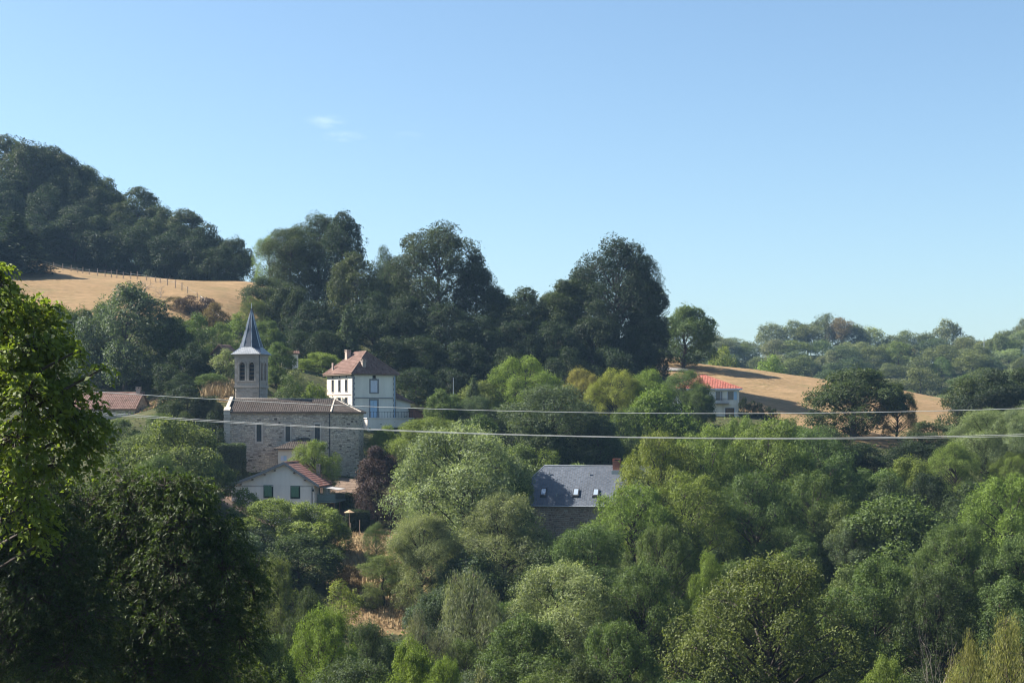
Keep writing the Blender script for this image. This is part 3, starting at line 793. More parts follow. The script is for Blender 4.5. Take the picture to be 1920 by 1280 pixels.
for k in range(4):
    pt = tface(k)
    ts = merge([ts, stonework(pt, 2 * hs, 1.5, zS - .1, [], .24, .34, .35, .8, proud=.03, gap=.012, seed=90 + k, skip=0),
                stonework(pt, 2 * hs, zS + .2, zC - .35, [(c - orr - .32, c + orr + .32, zS, ozs + orr + .40) for c in ocs], .26, .34, .3, .75, proud=.02, gap=.012, seed=95 + k, skip=0)])
ts.build('dressed_stones', M_tower, tower, kind='stuff')
for k in range(4):
    pt = tface(k)
    for c in ocs:
        if k < 2 or k == 3:
            h = MB(); N = 9
            for j in range(N):
                a0, a1 = math.pi * j / N + .03, math.pi * (j + 1) / N - .03
                q = [(c - (orr + e) * math.cos(a), ozs + (orr + e) * math.sin(a)) for a, e in ((a0, .03), (a0, .30), (a1, .30), (a1, .03))]
                h.prism([pt(a, z, -.09) for a, z in q], pt(0, 0, .07) - pt(0, 0, -.09), random.uniform(.4, 1))
            for sd_ in (-1, 1):
                z = oz0
                while z < ozs - .05:
                    x0, x1 = sorted((c + sd_ * (orr + .03), c + sd_ * (orr + .25)))
                    obox(h, pt, x0, x1, z, min(z + .33, ozs) - .015, -.07, .05, random.uniform(.3, .9)); z += .33
            obox(h, pt, c - orr - .3, c + orr + .3, oz0 - .2, oz0, -.1, .1, .6)
            h.build('arch_surround', M_tower, tower)
        for j in range(9):
            z = oz0 + .08 + j * .25; hw = orr if z < ozs else math.sqrt(max(.01, orr ** 2 - (z - ozs) ** 2))
            lv = MB(); q = [pt(c - hw, z, .12), pt(c + hw, z, .12), pt(c + hw, z + .2, .34), pt(c - hw, z + .2, .34)]
            lv.prism(q, (0, 0, .03)); lv.build('louvre', M_pipe if j % 2 else M_wood, tower)
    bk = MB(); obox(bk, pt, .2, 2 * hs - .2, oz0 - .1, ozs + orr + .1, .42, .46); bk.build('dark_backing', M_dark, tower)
def ring(mb, h0, z0, z1, t):
    q = [T(-h0, -h0, z0), T(h0, -h0, z0), T(h0, h0, z0), T(-h0, h0, z0)]; mb.prism(q, (0, 0, z1 - z0), t)
sc_ = MB(); ring(sc_, hs + .12, zS - .06, zS + .16, .8); ring(sc_, hs + .06, zS + .163, zS + .26, .5); sc_.build('string_course', M_tower, tower)
cc = MB(); ring(cc, hs + .08, zC - .30, zC - .12, .5); ring(cc, hs + .18, zC - .117, zC + .02, .85); cc.build('cornice', M_tower, tower)
for sx, sy_ in ((-1, -1), (1, -1), (1, 1), (-1, 1)):
    qn = MB(); z = zS + .26; k = 0
    while z < zC - .32:
        w = .34 + .14 * (k % 2); x0, x1 = sorted((sx * (hs + .05), sx * (hs - w))); y0, y1 = sorted((sy_ * (hs + .05), sy_ * (hs - (.82 - w))))
        qn.prism([T(x0, y0, z), T(x1, y0, z), T(x1, y1, z), T(x0, y1, z)], (0, 0, .36), random.uniform(.3, 1)); z += .38; k += 1
    qn.build('corner_pilaster', M_tower, tower)
zE, zO, zA = zC + .05, 10.75, 16.05; he = hs + .46; ro_ = 1.55
sqc = [(-he, -he), (he, -he), (he, he), (-he, he)]
octv = [(ro_ * math.cos(R(-112.5 + 45 * k)), ro_ * math.sin(R(-112.5 + 45 * k))) for k in range(8)]
oct2 = [(.70 * x, .70 * y) for x, y in octv]; zM = zO + (zA - zO) * .26
facets = []
for k in range(4):
    c, c2 = sqc[k], sqc[(k + 1) % 4]; a, b_ = octv[2 * k], octv[2 * k + 1]; n_ = octv[(2 * k + 2) % 8]
    facets.append([T(*c, zE), T(*c2, zE), T(*b_, zO), T(*a, zO)]); facets.append([T(*c2, zE), T(*n_, zO), T(*b_, zO)])
spm = MB()
for f in facets: spm.poly(f, .5)
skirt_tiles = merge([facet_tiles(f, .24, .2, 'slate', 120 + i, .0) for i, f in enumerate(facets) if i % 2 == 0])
body = []
for k in range(8):
    a, b_ = octv[k], octv[(k + 1) % 8]; a2, b2 = oct2[k], oct2[(k + 1) % 8]
    body.append([T(*a, zO), T(*b_, zO), T(*b2, zM), T(*a2, zM)]); body.append([T(*a2, zM), T(*b2, zM), T(0, 0, zA)])
for f in body: spm.poly(f, .5)
spm.poly([T(*c, zE) for c in sqc][::-1], .5)
spire = spm.build('spire', M_spire, ch)
merge([facet_tiles(f, .22, .24, 'slate', 140 + i, .0) for i, f in enumerate(body)]).build('slates', M_spire, spire, kind='stuff')
skirt_tiles.build('slates', M_skirt_glare, spire, kind='stuff')
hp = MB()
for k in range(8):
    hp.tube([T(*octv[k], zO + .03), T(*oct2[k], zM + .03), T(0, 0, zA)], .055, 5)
hp.build('hip_flashing_glint', M_zinc, spire)  # bright zinc lines stand in for sun catching the spire's left edge
MB().tube([T(0, 0, zA - .1), T(0, 0, zA + .75)], [.07, .02], 6).build('finial', M_zinc, spire)
MB().tube([T(he + .02, -he - .02, zE), T(hs + .16, -hs - .16, zC - .1), T(hs + .16, -hs - .16, 2.0)], .045, 6).build('lightning_conductor', M_pipe, ch)

# ------------------------------------------------------------------ hipped house behind the church
Y2 = 235.0
h2 = empty('hipped_house', (X_(661, Y2), Y2, 0), R(35.7), 'tall cream house with hipped red tile roof and blue shutters behind the church', 'house')
W2, L2, E2, A2, B2 = 7.4, 7.7, 7.85, 11.2, -3.0
fw = [(3.05, 4.3, 5.1, 6.9), (3.4, 4.0, 7.2, 7.62), (3.0, 4.25, 1.36, 3.95)]
m = MB(); pf = wall_holes(m, W2, B2, E2, fw)
m.poly([(W2, 0, B2), (W2, L2, B2), (W2, L2, E2), (W2, 0, E2)]); m.poly([(W2, L2, B2), (0, L2, B2), (0, L2, E2), (W2, L2, E2)])
fwall = m.build('front_wall', M_grey, h2)
m = MB(); lw_ = [(y, y + .62, 5.25, 6.95) for y in (1.55, 3.55, 5.55)] + [(y, y + .62, 2.3, 4.3) for y in (1.55, 3.55, 5.55)]
pl = wall_holes(m, L2, B2, E2, lw_, org=(0, 0), ux=(0, 1), n_in=(1, 0))
m.build('side_wall', M_cream, h2)
for i, (a, b_, c, d) in enumerate(fw):
    f = MB(); q = .2
    if i != 1:
        obox(f, pf, a - q, a, c - .18, d + .2, -.05, .12); obox(f, pf, b_, b_ + q, c - .18, d + .2, -.05, .12)
        obox(f, pf, a, b_, d, d + .2, -.05, .12); obox(f, pf, a, b_, c - .18, c, -.07, .12)
    else: obox(f, pf, a - .08, b_ + .08, c - .1, c, -.04, .12)
    fo = f.build('window' if i < 2 else 'tall_window', M_stonetrim, h2)
    if i == 1: g = MB(); obox(g, pf, a, b_, c, d, .14, .18); g.build('pane', M_dark, fo); continue
    mid = (a + b_) / 2
    for u0, u1 in ((a + .02, mid - .012), (mid + .012, b_ - .02)):
        sh = MB(); obox(sh, pf, u0, u1, c + .02, d - .02, .03, .08)
        n = 5
        for j in range(n): zz = c + .12 + (d - c - .3) * j / (n - 1); obox(sh, pf, u0 + .05, u1 - .05, zz, zz + .06, .0, .03)
        sh.build('shutter', M_whitesh if i == 0 else M_bluesh, fo)
for a, b_, c, d in lw_:
    f = MB(); obox(f, pl, a - .12, a, c - .12, d + .14, -.04, .1); obox(f, pl, b_, b_ + .12, c - .12, d + .14, -.04, .1)
    obox(f, pl, a, b_, d, d + .14, -.04, .1); obox(f, pl, a, b_, c - .12, c, -.06, .1)
    fo = f.build('window', M_stonetrim, h2)
    g = MB(); obox(g, pl, a, b_, c, d, .14, .18); g.build('pane', M_glass, fo)
for y in (1.7, 3.7, 5.7):
    g = MB(); obox(g, pl, y, y + .3, 7.25, 7.55, -.02, .05); g.build('vent', M_dark, h2)
b = MB(); obox(b, pf, .45, W2 - .5, 4.22, 4.36, -.13, .05); b.build('string_course', M_stonetrim, h2)
b = MB(); obox(b, pl, .35, L2 - .1, 4.72, 4.84, -.06, .05); b.build('string_course', M_chim, h2)
qs = MB(); z = B2; k = 0
while z < E2 - .1:
    a = .28 + .12 * (k % 2); qs.box(-.05, a, -.05, .52 - a, z, z + .38); qs.box(W2 - a, W2 + .05, -.05, .3, z, z + .38); z += .4; k += 1
qs.build('quoins', M_stonetrim, h2)
MB().tube([(W2 - .3, -.12, E2 - .2), (W2 - .3, -.12, 0)], .05).build('downpipe', M_bluesh, h2)
o_ = .45; z_ = E2 - .05; ra, rb = (W2 / 2, 2.3, A2), (W2 / 2, 5.6, A2)
q = [(-o_, -o_, z_), (W2 + o_, -o_, z_), (W2 + o_, L2 + o_, z_), (-o_, L2 + o_, z_)]
r2 = roof(h2, [[q[0], q[1], ra], [q[1], q[2], rb, ra], [q[2], q[3], rb], [q[3], q[0], ra, rb]], .14, M_tile, M_wood, .27, .36, 'canal', 200)
up = Vector((0, 0, .07))
ridge_tiles(r2, [(Vector(ra) + up, Vector(rb) + up)] + [(Vector(x) + up, Vector(y) + up) for x, y in ((ra, q[0]), (ra, q[1]), (rb, q[2]), (rb, q[3]))], M_tile, .1)
def chimney(parent, x, y, z0, z1, w, d, m_, name='chimney'):
    b = MB(); b.box(x - w / 2, x + w / 2, y - d / 2, y + d / 2, z0, z1 - .35, .4); b.box(x - w / 2 - .06, x + w / 2 + .06, y - d / 2 - .06, y + d / 2 + .06, z1 - .347, z1 - .25, .6)
    for sx in (-1, 1):
        for sy in (-1, 1): b.box(x + sx * (w / 2 - .07) - .07, x + sx * (w / 2 - .07) + .07, y + sy * (d / 2 - .07) - .07, y + sy * (d / 2 - .07) + .07, z1 - .247, z1 - .06, .4)
    b.box(x - w / 2 - .05, x + w / 2 + .05, y - d / 2 - .05, y + d / 2 + .05, z1 - .057, z1, .7)
    return b.build(name, m_, parent)
chimney(r2, 2.15, .55, 7.9, 10.0, .62, .6, M_chim); chimney(r2, 2.6, 5.9, 9.0, 11.6, .7, .6, M_chim)
MB().box(.25, .5, 6.4, 6.65, 8.3, 9.6).build('chimney', M_chim, r2)
# lower wing on the right and terrace in front
m = MB(); wx1 = 10.6
m.poly([(W2, .9, B2), (wx1, .9, B2), (wx1, .9, 3.7), (W2, .9, 4.6)]); m.poly([(wx1, .9, B2), (wx1, 6, B2), (wx1, 6, 3.7), (wx1, .9, 3.7)]); m.poly([(wx1, 6, B2), (W2, 6, B2), (W2, 6, 4.6), (wx1, 6, 3.7)])
m.build('side_wing_wall', M_grey, h2)
roof(h2, [[(wx1 + .4, .5, 3.62), (wx1 + .4, 6.3, 3.62), (W2 + .02, 6.3, 5.9), (W2 + .02, 2.6, 5.9)], [(W2 + .02, .5, 4.35), (wx1 + .4, .5, 3.62), (W2 + .02, 2.6, 5.9)]], .1, M_tile, M_wood, .27, .36, 'canal', 230, 'side_wing_roof')
m = MB(); m.box(1.2, 9.2, -2.2, -.04, B2 - 1, 1.22); m.box(1.1, 9.3, -2.3, -.04, 1.223, 1.34); m.build('terrace', M_whitewash, h2)
m = MB()
for k in range(17): x = 1.3 + k * .48; m.box(x, x + .03, -2.2, -2.17, 1.34, 2.2)
m.box(1.25, 9.15, -2.22, -2.15, 2.2, 2.25); m.build('terrace_railing', M_pipe, h2)
# a low lean-to shed further right
Ys = 240.0
shd = empty('lean_to_shed', (X_(778, Ys), Ys, 0), R(30), 'low lean-to shed with red tiles right of the cream house', 'shed')
m = MB(); m.poly([(0, 0, -2.5), (2.4, 0, -2.5), (2.4, 0, 1.9), (0, 0, 2.6)]); m.poly([(2.4, 0, -2.5), (2.4, 3, -2.5), (2.4, 3, 1.9), (2.4, 0, 1.9)]); m.poly([(0, 3, -2.5), (0, 0, -2.5), (0, 0, 2.6), (0, 3, 2.6)])
m.poly([(2.4, 3, -2.5), (0, 3, -2.5), (0, 3, 2.6), (2.4, 3, 1.9)]); m.build('wall', M_brick, shd)
roof(shd, [[(2.7, -.3, 1.85), (2.7, 3.3, 1.85), (-.2, 3.3, 2.72), (-.2, -.3, 2.72)]], .08, M_tilered, M_wood, .26, .36, 'canal', 250)

# ------------------------------------------------------------------ white gabled house
YW = 190.0; sw = YW / F
wh = empty('gabled_house', (X_(434, YW), YW, 0), R(-5.5), 'white rendered house with green shutters and red tiled gable roof below the church', 'house')
WW, WD, GZb = 10.0, 9.0, -13.5
ax, az, lz, rz = 6.45, -4.45, -7.05, -6.75
wn_ = [(3.95, 5.0, -8.35, -6.95), (7.2, 8.25, -8.42, -7.03), (.55, .95, -8.3, -7.8), (6.55, 7.05, -10.3, -9.6)]
m = MB(); pw = wall_holes(m, WW, GZb, lz - .02, wn_[:4], depth=.2)
m.poly([(0, 0, lz - .02), (WW, 0, lz - .02), (WW, 0, rz), (ax, 0, az), (0, 0, lz)])
m.poly([(WW, 0, GZb), (WW, WD, GZb), (WW, WD, rz), (WW, 0, rz)]); m.poly([(0, WD, GZb), (0, 0, GZb), (0, 0, lz), (0, WD, lz)])
m.poly([(WW, WD, GZb), (0, WD, GZb), (0, WD, lz), (ax, WD, az), (WW, WD, rz)])
m.build('wall', M_whitewash, wh)
for i, (a, b_, c, d) in enumerate(wn_):
    f = MB()
    obox(f, pw, a - .06, a, c - .06, d + .06, -.04, .1); obox(f, pw, b_, b_ + .06, c - .06, d + .06, -.04, .1); obox(f, pw, a, b_, d, d + .06, -.04, .1); obox(f, pw, a, b_, c - .06, c, -.07, .1)
    fo = f.build('window', M_greenframe if i < 2 else M_wood, wh)
    if i < 2:
        mid = (a + b_) / 2
        for u0, u1 in ((a + .03, mid - .01), (mid + .01, b_ - .13)):
            sh = MB(); obox(sh, pw, u0, u1, c + .13, d - .03, -.02, .03)
            for j in range(7): zz = c + .2 + (d - c - .35) * j / 6; obox(sh, pw, u0 + .05, u1 - .05, zz, zz + .05, -.05, -.02)
            sh.build('shutter', M_greensh, fo)
    g = MB(); obox(g, pw, a, b_, c, d, .12, .15); g.build('pane', M_dark, fo)
oe, og = .6, .45
dl = (az - lz) / ax; dr = (az - rz) / (WW - ax); kx = 3.0; kz = lz + dl * kx - .0
# left slope bends out near the eave; right slope is steeper
lf = [(-oe, WD + og, lz - .42 * dl * 1.0 + .10), (-oe, -og, lz - .42 * dl + .10), (kx, -og, kz + .06), (kx, WD + og, kz + .06)]
lf2 = [(kx, WD + og, kz + .06), (kx, -og, kz + .06), (ax, -og, az + .16), (ax, WD + og, az + .16)]
rf = [(WW + .7, -og, rz - .7 * dr + .16), (WW + .7, WD + og, rz - .7 * dr + .16), (ax, WD + og, az + .16), (ax, -og, az + .16)]
rw = roof(wh, [lf, lf2, rf], .13, M_tilefaded, M_wood, .34, .40, 'canal', 300)
ridge_tiles(rw, [((ax, -og, az + .22), (ax, WD + og, az + .22))], M_tilefaded, .12)
bg_ = MB()
for a, c in (((-oe, lz - .42 * dl - .1), (kx, kz - .14)), ((kx, kz - .14), (ax, az - .04)), ((ax, az - .04), (WW + .7, rz - .7 * dr - .04))):
    bg_.prism([(a[0], -og - .05, a[1] + .04), (c[0], -og - .05, c[1] + .04), (c[0], -og - .05, c[1] + .38), (a[0], -og - .05, a[1] + .38)], (0, .045, 0))
bg_.build('bargeboard', M_stonetrim, wh)
for xx in (1.2, 2.6, 4.1, 5.3, 7.6, 8.9):
    zz = (lz + dl * xx if xx < ax else az - dr * (xx - ax)) - .16
    MB().box(xx - .07, xx + .07, -og + .0, .0, zz - .16, zz).build('purlin_end', M_wood, wh)
chimney(rw, WW - .9, 6.4, rz - .2, -4.55, .45, .45, M_chim)
MB().tube([(WW - .25, -.1, rz - .35), (WW - .25, -.1, GZb)], .05).build('downpipe', M_pipe, wh)
MB().box(WW - .18, WW - .02, -.3, -.06, rz - .85, rz - .6).build('wall_lamp', M_pipe, wh)
# balcony with railing, door and awning on the right flank
bl = MB(); bl.box(WW + .0, WW + 2.3, 1.2, 8.2, -9.0, -8.82); bl.build('balcony', M_greenmetal, wh)
for y in (1.4, 4.6, 8.0): MB().tube([(WW + 2.1, y, -8.85), (WW + 2.1, y, GZb)], .08).build('balcony_post', M_wood, wh)
rl_ = MB()
rl_.tube([(WW + .1, 1.25, -7.92), (WW + 2.25, 1.25, -7.92), (WW + 2.25, 8.15, -7.92)], .03, 5)
for y in np.arange(1.25, 8.2, .22): rl_.tube([(WW + 2.25, y, -8.82), (WW + 2.25, y, -7.92)], .012, 4)
for x in np.arange(WW + .1, WW + 2.3, .22): rl_.tube([(x, 1.25, -8.82), (x, 1.25, -7.92)], .012, 4)
rl_.build('balcony_railing', M_greenmetal, wh)
MB().box(WW + .1, WW + 2.2, 1.3, 1.33, -8.75, -8.0).build('glass_panel', M_greenmetal, wh)
m = MB(); m.box(WW + .003, WW + .08, 2.6, 4.4, -8.8, -7.0); d_ = m.build('balcony_door', M_greenmetal, wh)
MB().box(WW + .083, WW + .1, 2.75, 3.45, -8.4, -7.1).build('pane', M_glass, d_); MB().box(WW + .083, WW + .1, 3.55, 4.25, -8.4, -7.1).build('pane', M_glass, d_)
MB().prism([(WW + .45, 1.5, -7.20), (WW + 2.6, 1.5, -7.52), (WW + 2.6, 6.0, -7.52), (WW + .45, 6.0, -7.20)], (0, 0, .04)).build('awning', M_awning, wh)

# ------------------------------------------------------------------ slate-roofed stone house in the trees
YS = 200.0
sh_ = empty('slate_house', (X_(988, YS + 3), YS + 3, 0), R(-13), 'long stone house with blue-grey slate roof, roof windows and brick chimney', 'house')
SL, SD, SE, SR, SB = 15.0, 8.6, -9.6, -5.05, -17.0
m = MB(); ps = wall_holes(m, SL, SB, SE, [])
m.poly([(SL, 0, SB), (SL, SD, SB), (SL, SD, SE), (SL, SD / 2, SR - .2), (SL, 0, SE)]); m.poly([(0, SD, SB), (0, 0, SB), (0, 0, SE), (0, SD * .32, -6.8), (0, SD * .68, -6.8), (0, SD, SE)]); m.poly([(SL, SD, SB), (0, SD, SB), (0, SD, SE), (SL, SD, SE)])
sw_ = m.build('wall', M_mortar, sh_)
stonework(ps, SL, SB, SE - .1, [], .15, .32, .22, .7, seed=400, gap=.02, wave=.05).build('rubble_stones', M_brownrubble, sw_, kind='stuff')
pe = lambda x, z, n=0.: Vector((0 + n, SD - x, z))
stonework(pe, SD, SB, SE - .1, [], .15, .32, .22, .7, seed=401, gap=.02, wave=.05).build('rubble_stones', M_brownrubble, sw_, kind='stuff')
o_ = .3; hy = SD * .31; sl = (SR - SE) / (SD / 2)
zf = SE - .08; hz = zf + sl * hy
f1 = [(-o_, -o_, zf - .25), (SL + o_, -o_, zf - .25), (SL + o_, SD / 2, SR), (1.35, SD / 2, SR), (-o_, hy, hz)]
f2 = [(SL + o_, SD + o_, zf - .25), (-o_, SD + o_, zf - .25), (-o_, SD - hy, hz), (1.35, SD / 2, SR), (SL + o_, SD / 2, SR)]
f3 = [(-o_, SD - hy, hz), (-o_, hy, hz), (1.35, SD / 2, SR)]
rs = roof(sh_, [f1, f2, f3], .12, M_slate, M_wood, .30, .26, 'slate', 420)
zr = MB(); zr.tube([(1.35, SD / 2, SR + .05), (SL + o_, SD / 2, SR + .05)], .09, 6); zr.tube([(1.35, SD / 2, SR + .05), (-o_, hy, hz + .06)], .06, 6); zr.build('ridge_flashing', M_zinc, rs)
gt = MB(); gt.tube([(-o_, -o_ - .08, zf - .3), (SL + o_, -o_ - .08, zf - .3)], .07, 6); gt.build('gutter', M_zinc, rs)
chimney(rs, 10.9, SD / 2 - .5, SR - 1.2, SR + 1.0, .95, .7, M_brick)
MB().box(10.3, 11.5, SD / 2 - 1.0, SD / 2 - .05, SR - 1.3, SR - .45).build('chimney_flashing', M_zinc, rs)
def onroof(x, y, h=0.): return Vector((x, y, zf + sl * y + h))
for x in (1.55, 5.75, 8.3):
    y0, y1 = .55, 1.45
    fr = MB(); A, B_, C_, D_ = onroof(x, y0, .42), onroof(x + .78, y0, .42), onroof(x + .78, y1, .38), onroof(x, y1, .38)
    fr.prism([A - Vector((0, 0, .7)), B_ - Vector((0, 0, .7)), C_ - Vector((0, 0, .7)), D_ - Vector((0, 0, .7))], (0, 0, .7)); fo = fr.build('roof_window', M_pipe, rs)
    n_ = (B_ - A).cross(D_ - A).normalized() * .02
    i = lambda p, q_, r_, s2, u, v: p * (1 - u) * (1 - v) + q_ * u * (1 - v) + r_ * u * v + s2 * (1 - u) * v
    MB().prism([i(A, B_, C_, D_, u, v) + n_ for u, v in ((.16, .14), (.84, .14), (.84, .86), (.16, .86))], tuple(n_)).build('pane', M_skyglass, fo)
for x, y in ((2.3, 3.2), (7.5, 3.2), (3.7, .75)):
    p = onroof(x, y); MB().tube([p, p + Vector((0, 0, .42)), p + Vector((0, 0, .5))], [.07, .07, .11], 8).build('vent_pipe', M_zinc, rs)
# little slate-capped turret at the back left corner
tx, ty = -1.7, 4.8
cone = MB(); tw = MB(); N = 8
ringp = [(tx + 1.0 * math.cos(R(22.5 + 45 * k)), ty + 1.0 * math.sin(R(22.5 + 45 * k))) for k in range(N)]
tw.prism([(x, y, SB) for x, y in ringp], (0, 0, -6.35 - SB), .4)
tw.t = [random.random() * .4 for _ in tw.t]; tw.build('turret_wall', M_brownrubble, sh_)
big = [(tx + (x - tx) * 1.2, ty + (y - ty) * 1.2) for x, y in ringp]
tf = [[(*big[k], -6.4), (*big[(k + 1) % N], -6.4), (tx, ty, -4.3)] for k in range(N)]
cone.poly([(*q, -6.4) for q in big][::-1])
for f in tf: cone.poly(f)
to = cone.build('turret_roof', M_spire, sh_)
merge([facet_tiles(f, .25, .22, 'slate', 440 + k, 0.) for k, f in enumerate(tf)]).build('slates', M_spire, to, kind='stuff')

# ------------------------------------------------------------------ house by the golden field
YR = 278.0
rh = empty('field_house', (X_(1386, YR), YR, 0), R(-5), 'two-storey pale house with bright red hipped roof beside the golden field', 'house'); rh.scale = (.927, .927, .927)
RW, RD, EZ, BZ = 13.0, 9.0, 7.2, -1.0
hl = [(-4.35, -3.55, 5.0, 6.65), (-2.15, -1.05, 5.05, 6.65), (-2.6, -.9, BZ, 3.55)]
m = MB(); hl2 = [(a + RW, b_ + RW, c, d) for a, b_, c, d in hl]
pr = wall_holes(m, RW, BZ, EZ, hl2, org=(-RW, 0), depth=.25)
m.poly([(0, 0, BZ), (0, RD, BZ), (0, RD, EZ), (0, 0, EZ)]); m.poly([(-RW, RD, BZ), (-RW, 0, BZ), (-RW, 0, EZ), (-RW, RD, EZ)]); m.poly([(0, RD, BZ), (-RW, RD, BZ), (-RW, RD, EZ), (0, RD, EZ)])
m.build('wall', M_grey, rh)
for i, (a, b_, c, d) in enumerate(hl2):
    f = MB(); obox(f, pr, a - .08, a, c, d + .08, -.03, .1); obox(f, pr, b_, b_ + .08, c, d + .08, -.03, .1); obox(f, pr, a, b_, d, d + .08, -.03, .1)
    fo = f.build(('tall_window', 'window', 'garage_opening')[i], M_whitesh, rh)
    g = MB(); obox(g, pr, a, b_, c, d, .18, .21); g.build('pane', M_glass if i < 2 else M_wood, fo)
    if i == 1:
        s2 = MB(); obox(s2, pr, b_ + .09, b_ + .6, c, d, -.06, -.02); s2.build('shutter', M_bluesh, fo)
    if i == 0:
        s2 = MB(); obox(s2, pr, b_ + .09, b_ + .4, c, d, -.06, -.02); s2.build('shutter', M_stonetrim, fo)
m = MB(); m.box(-4.6, -1.9, -1.1, 0, 4.3, 4.45); m.build('balcony', M_stonetrim, rh)
m = MB(); m.tube([(-4.55, -.02, 5.3), (-4.55, -1.05, 5.3), (-1.95, -1.05, 5.3), (-1.95, -.02, 5.3)], .035, 5)
for x in np.arange(-4.55, -1.9, .2): m.tube([(x, -1.05, 4.45), (x, -1.05, 5.3)], .018, 4)
m.build('balcony_railing', M_pipe, rh)
o_ = .55; z_ = EZ - .05; za = 9.75; qa, qb = (-RW / 2 + .3, RD / 2, za), (-RW / 2 - .6, RD / 2, za)
q = [(-RW - o_, -o_, z_), (o_, -o_, z_), (o_, RD + o_, z_), (-RW - o_, RD + o_, z_)]
rr_ = roof(rh, [[q[0], q[1], qa, qb], [q[1], q[2], qa], [q[2], q[3], qb, qa], [q[3], q[0], qb]], .14, M_tilered, M_whitesh, .3, .4, 'canal', 500)
ridge_tiles(rr_, [(Vector(qa) + up, Vector(qb) + up), (Vector(qa) + up, Vector(q[1]) + up), (Vector(qb) + up, Vector(q[0]) + up), (Vector(qa) + up, Vector(q[2]) + up)], M_tilered, .1)
MB().prism([(-RW - o_, -o_ - .1, z_ - .24), (o_ + .05, -o_ - .1, z_ - .24), (o_ + .05, -o_ - .02, z_ - .24), (-RW - o_, -o_ - .02, z_ - .24)], (0, 0, .14)).build('gutter', M_whitesh, rr_)

# ------------------------------------------------------------------ barn on the left, hut and ruin on the slope
YB = 225.0
bn = empty('stone_barn', (X_(253, YB), YB, 0), R(-6), 'small stone barn with faded red tiled roof left of the church', 'barn')
BL, BD, bz0, be, br_ = 9.0, 6.2, -2.5, 2.6, 4.75
m = MB(); m.poly([(-BL, 0, bz0), (0, 0, bz0), (0, 0, be), (-BL, 0, be)]); m.poly([(0, 0, bz0), (0, BD, bz0), (0, BD, be), (0, BD / 2, br_), (0, 0, be)]); m.poly([(0, BD, bz0), (-BL, BD, bz0), (-BL, BD, be), (0, BD, be)])
m.poly([(-BL, BD, bz0), (-BL, 0, bz0), (-BL, 0, be), (-BL, BD / 2, br_), (-BL, BD, be)])
bw = m.build('wall', M_mortar, bn)
pb = lambda x, z, n=0.: Vector((-n, x, z))
stonework(pb, BD, bz0, br_, [], .16, .32, .22, .6, seed=600, wave=.05, clip=lambda a, b_, c: c < be + (br_ - be) * (1 - max(abs(a - BD / 2), abs(b_ - BD / 2)) / (BD / 2)) - .05).build('rubble_stones', M_rubble, bw, kind='stuff')
pb2 = lambda x, z, n=0.: Vector((x - BL, n, z))
stonework(pb2, BL, bz0, be - .1, [], .16, .32, .22, .6, seed=601, wave=.05).build('rubble_stones', M_rubble, bw, kind='stuff')
dz = (br_ - be) / (BD / 2) * .35
rb_ = roof(bn, [[(-BL - .3, -.35, be - dz + .1), (.3, -.35, be - dz + .1), (.3, BD / 2, br_ + .1), (-BL - .3, BD / 2, br_ + .1)], [(.3, BD + .35, be - dz + .1), (-BL - .3, BD + .35, be - dz + .1), (-BL - .3, BD / 2, br_ + .1), (.3, BD / 2, br_ + .1)]], .1, M_tile, M_wood, .28, .38, 'canal', 610)
ridge_tiles(rb_, [((-BL - .3, BD / 2, br_ + .17), (.3, BD / 2, br_ + .17))], M_tile, .1)
chimney(rb_, -.55, BD / 2, br_ - .3, br_ + .95, .6, .6, M_chim)
YH = 250.0; hx = X_(421, YH); hg = ground(hx, YH)
hut = empty('wooden_hut', (hx, YH, hg), R(-22), 'dark wooden hut with ochre roof on the slope behind the spire', 'hut')
m = MB(); ze = Z_(662, YH) - hg; zr_ = Z_(648, YH) - hg
m.poly([(-1.2, -1.4, -1), (1.2, -1.4, -1), (1.2, -1.4, ze), (0, -1.4, zr_), (-1.2, -1.4, ze)]); m.poly([(1.2, -1.4, -1), (1.2, 1.4, -1), (1.2, 1.4, ze), (1.2, -1.4, ze)])
m.poly([(-1.2, 1.4, -1), (-1.2, -1.4, -1), (-1.2, -1.4, ze), (-1.2, 1.4, ze)]); m.poly([(1.2, 1.4, -1), (-1.2, 1.4, -1), (-1.2, 1.4, ze), (0, 1.4, zr_), (1.2, 1.4, ze)])
m.build('wall', M_wood, hut)
sl_ = zr_ - ze
roof(hut, [[(-1.65, 1.7, ze - .3), (-1.65, -1.7, ze - .3), (0, -1.7, zr_ + .12), (0, 1.7, zr_ + .12)], [(1.65, -1.7, ze - .3), (1.65, 1.7, ze - .3), (0, 1.7, zr_ + .12), (0, -1.7, zr_ + .12)]], .08, M_tile, M_wood, .3, .4, 'canal', 700)
MB().box(-.45, .45, -1.46, -1.41, -1, ze - .4).build('door', M_pipe, hut)
YN = 252.0; nx_ = X_(543, YN); ng = ground(nx_, YN)
rn = empty('roadside_shed', (nx_, YN, ng), R(10), 'small pale concrete shed with flat tiled roof between the spire and the cream house', 'shed')
m = MB(); zt = Z_(664, YN) - ng
pn = wall_holes(m, 2.6, -1, zt, [(.9, 1.7, -.9, max(1.0, zt - .5))], org=(-1.3, -1.1)); m.poly([(1.3, -1.1, -1), (1.3, 1.1, -1), (1.3, 1.1, zt), (1.3, -1.1, zt)]); m.poly([(-1.3, 1.1, -1), (-1.3, -1.1, -1), (-1.3, -1.1, zt), (-1.3, 1.1, zt)]); m.poly([(1.3, 1.1, -1), (-1.3, 1.1, -1), (-1.3, 1.1, zt), (1.3, 1.1, zt)])
m.build('wall', M_grey, rn)
b = MB(); obox(b, pn, .9, 1.7, -.9, max(1.0, zt - .5), .15, .2); b.build('door', M_wood, rn)
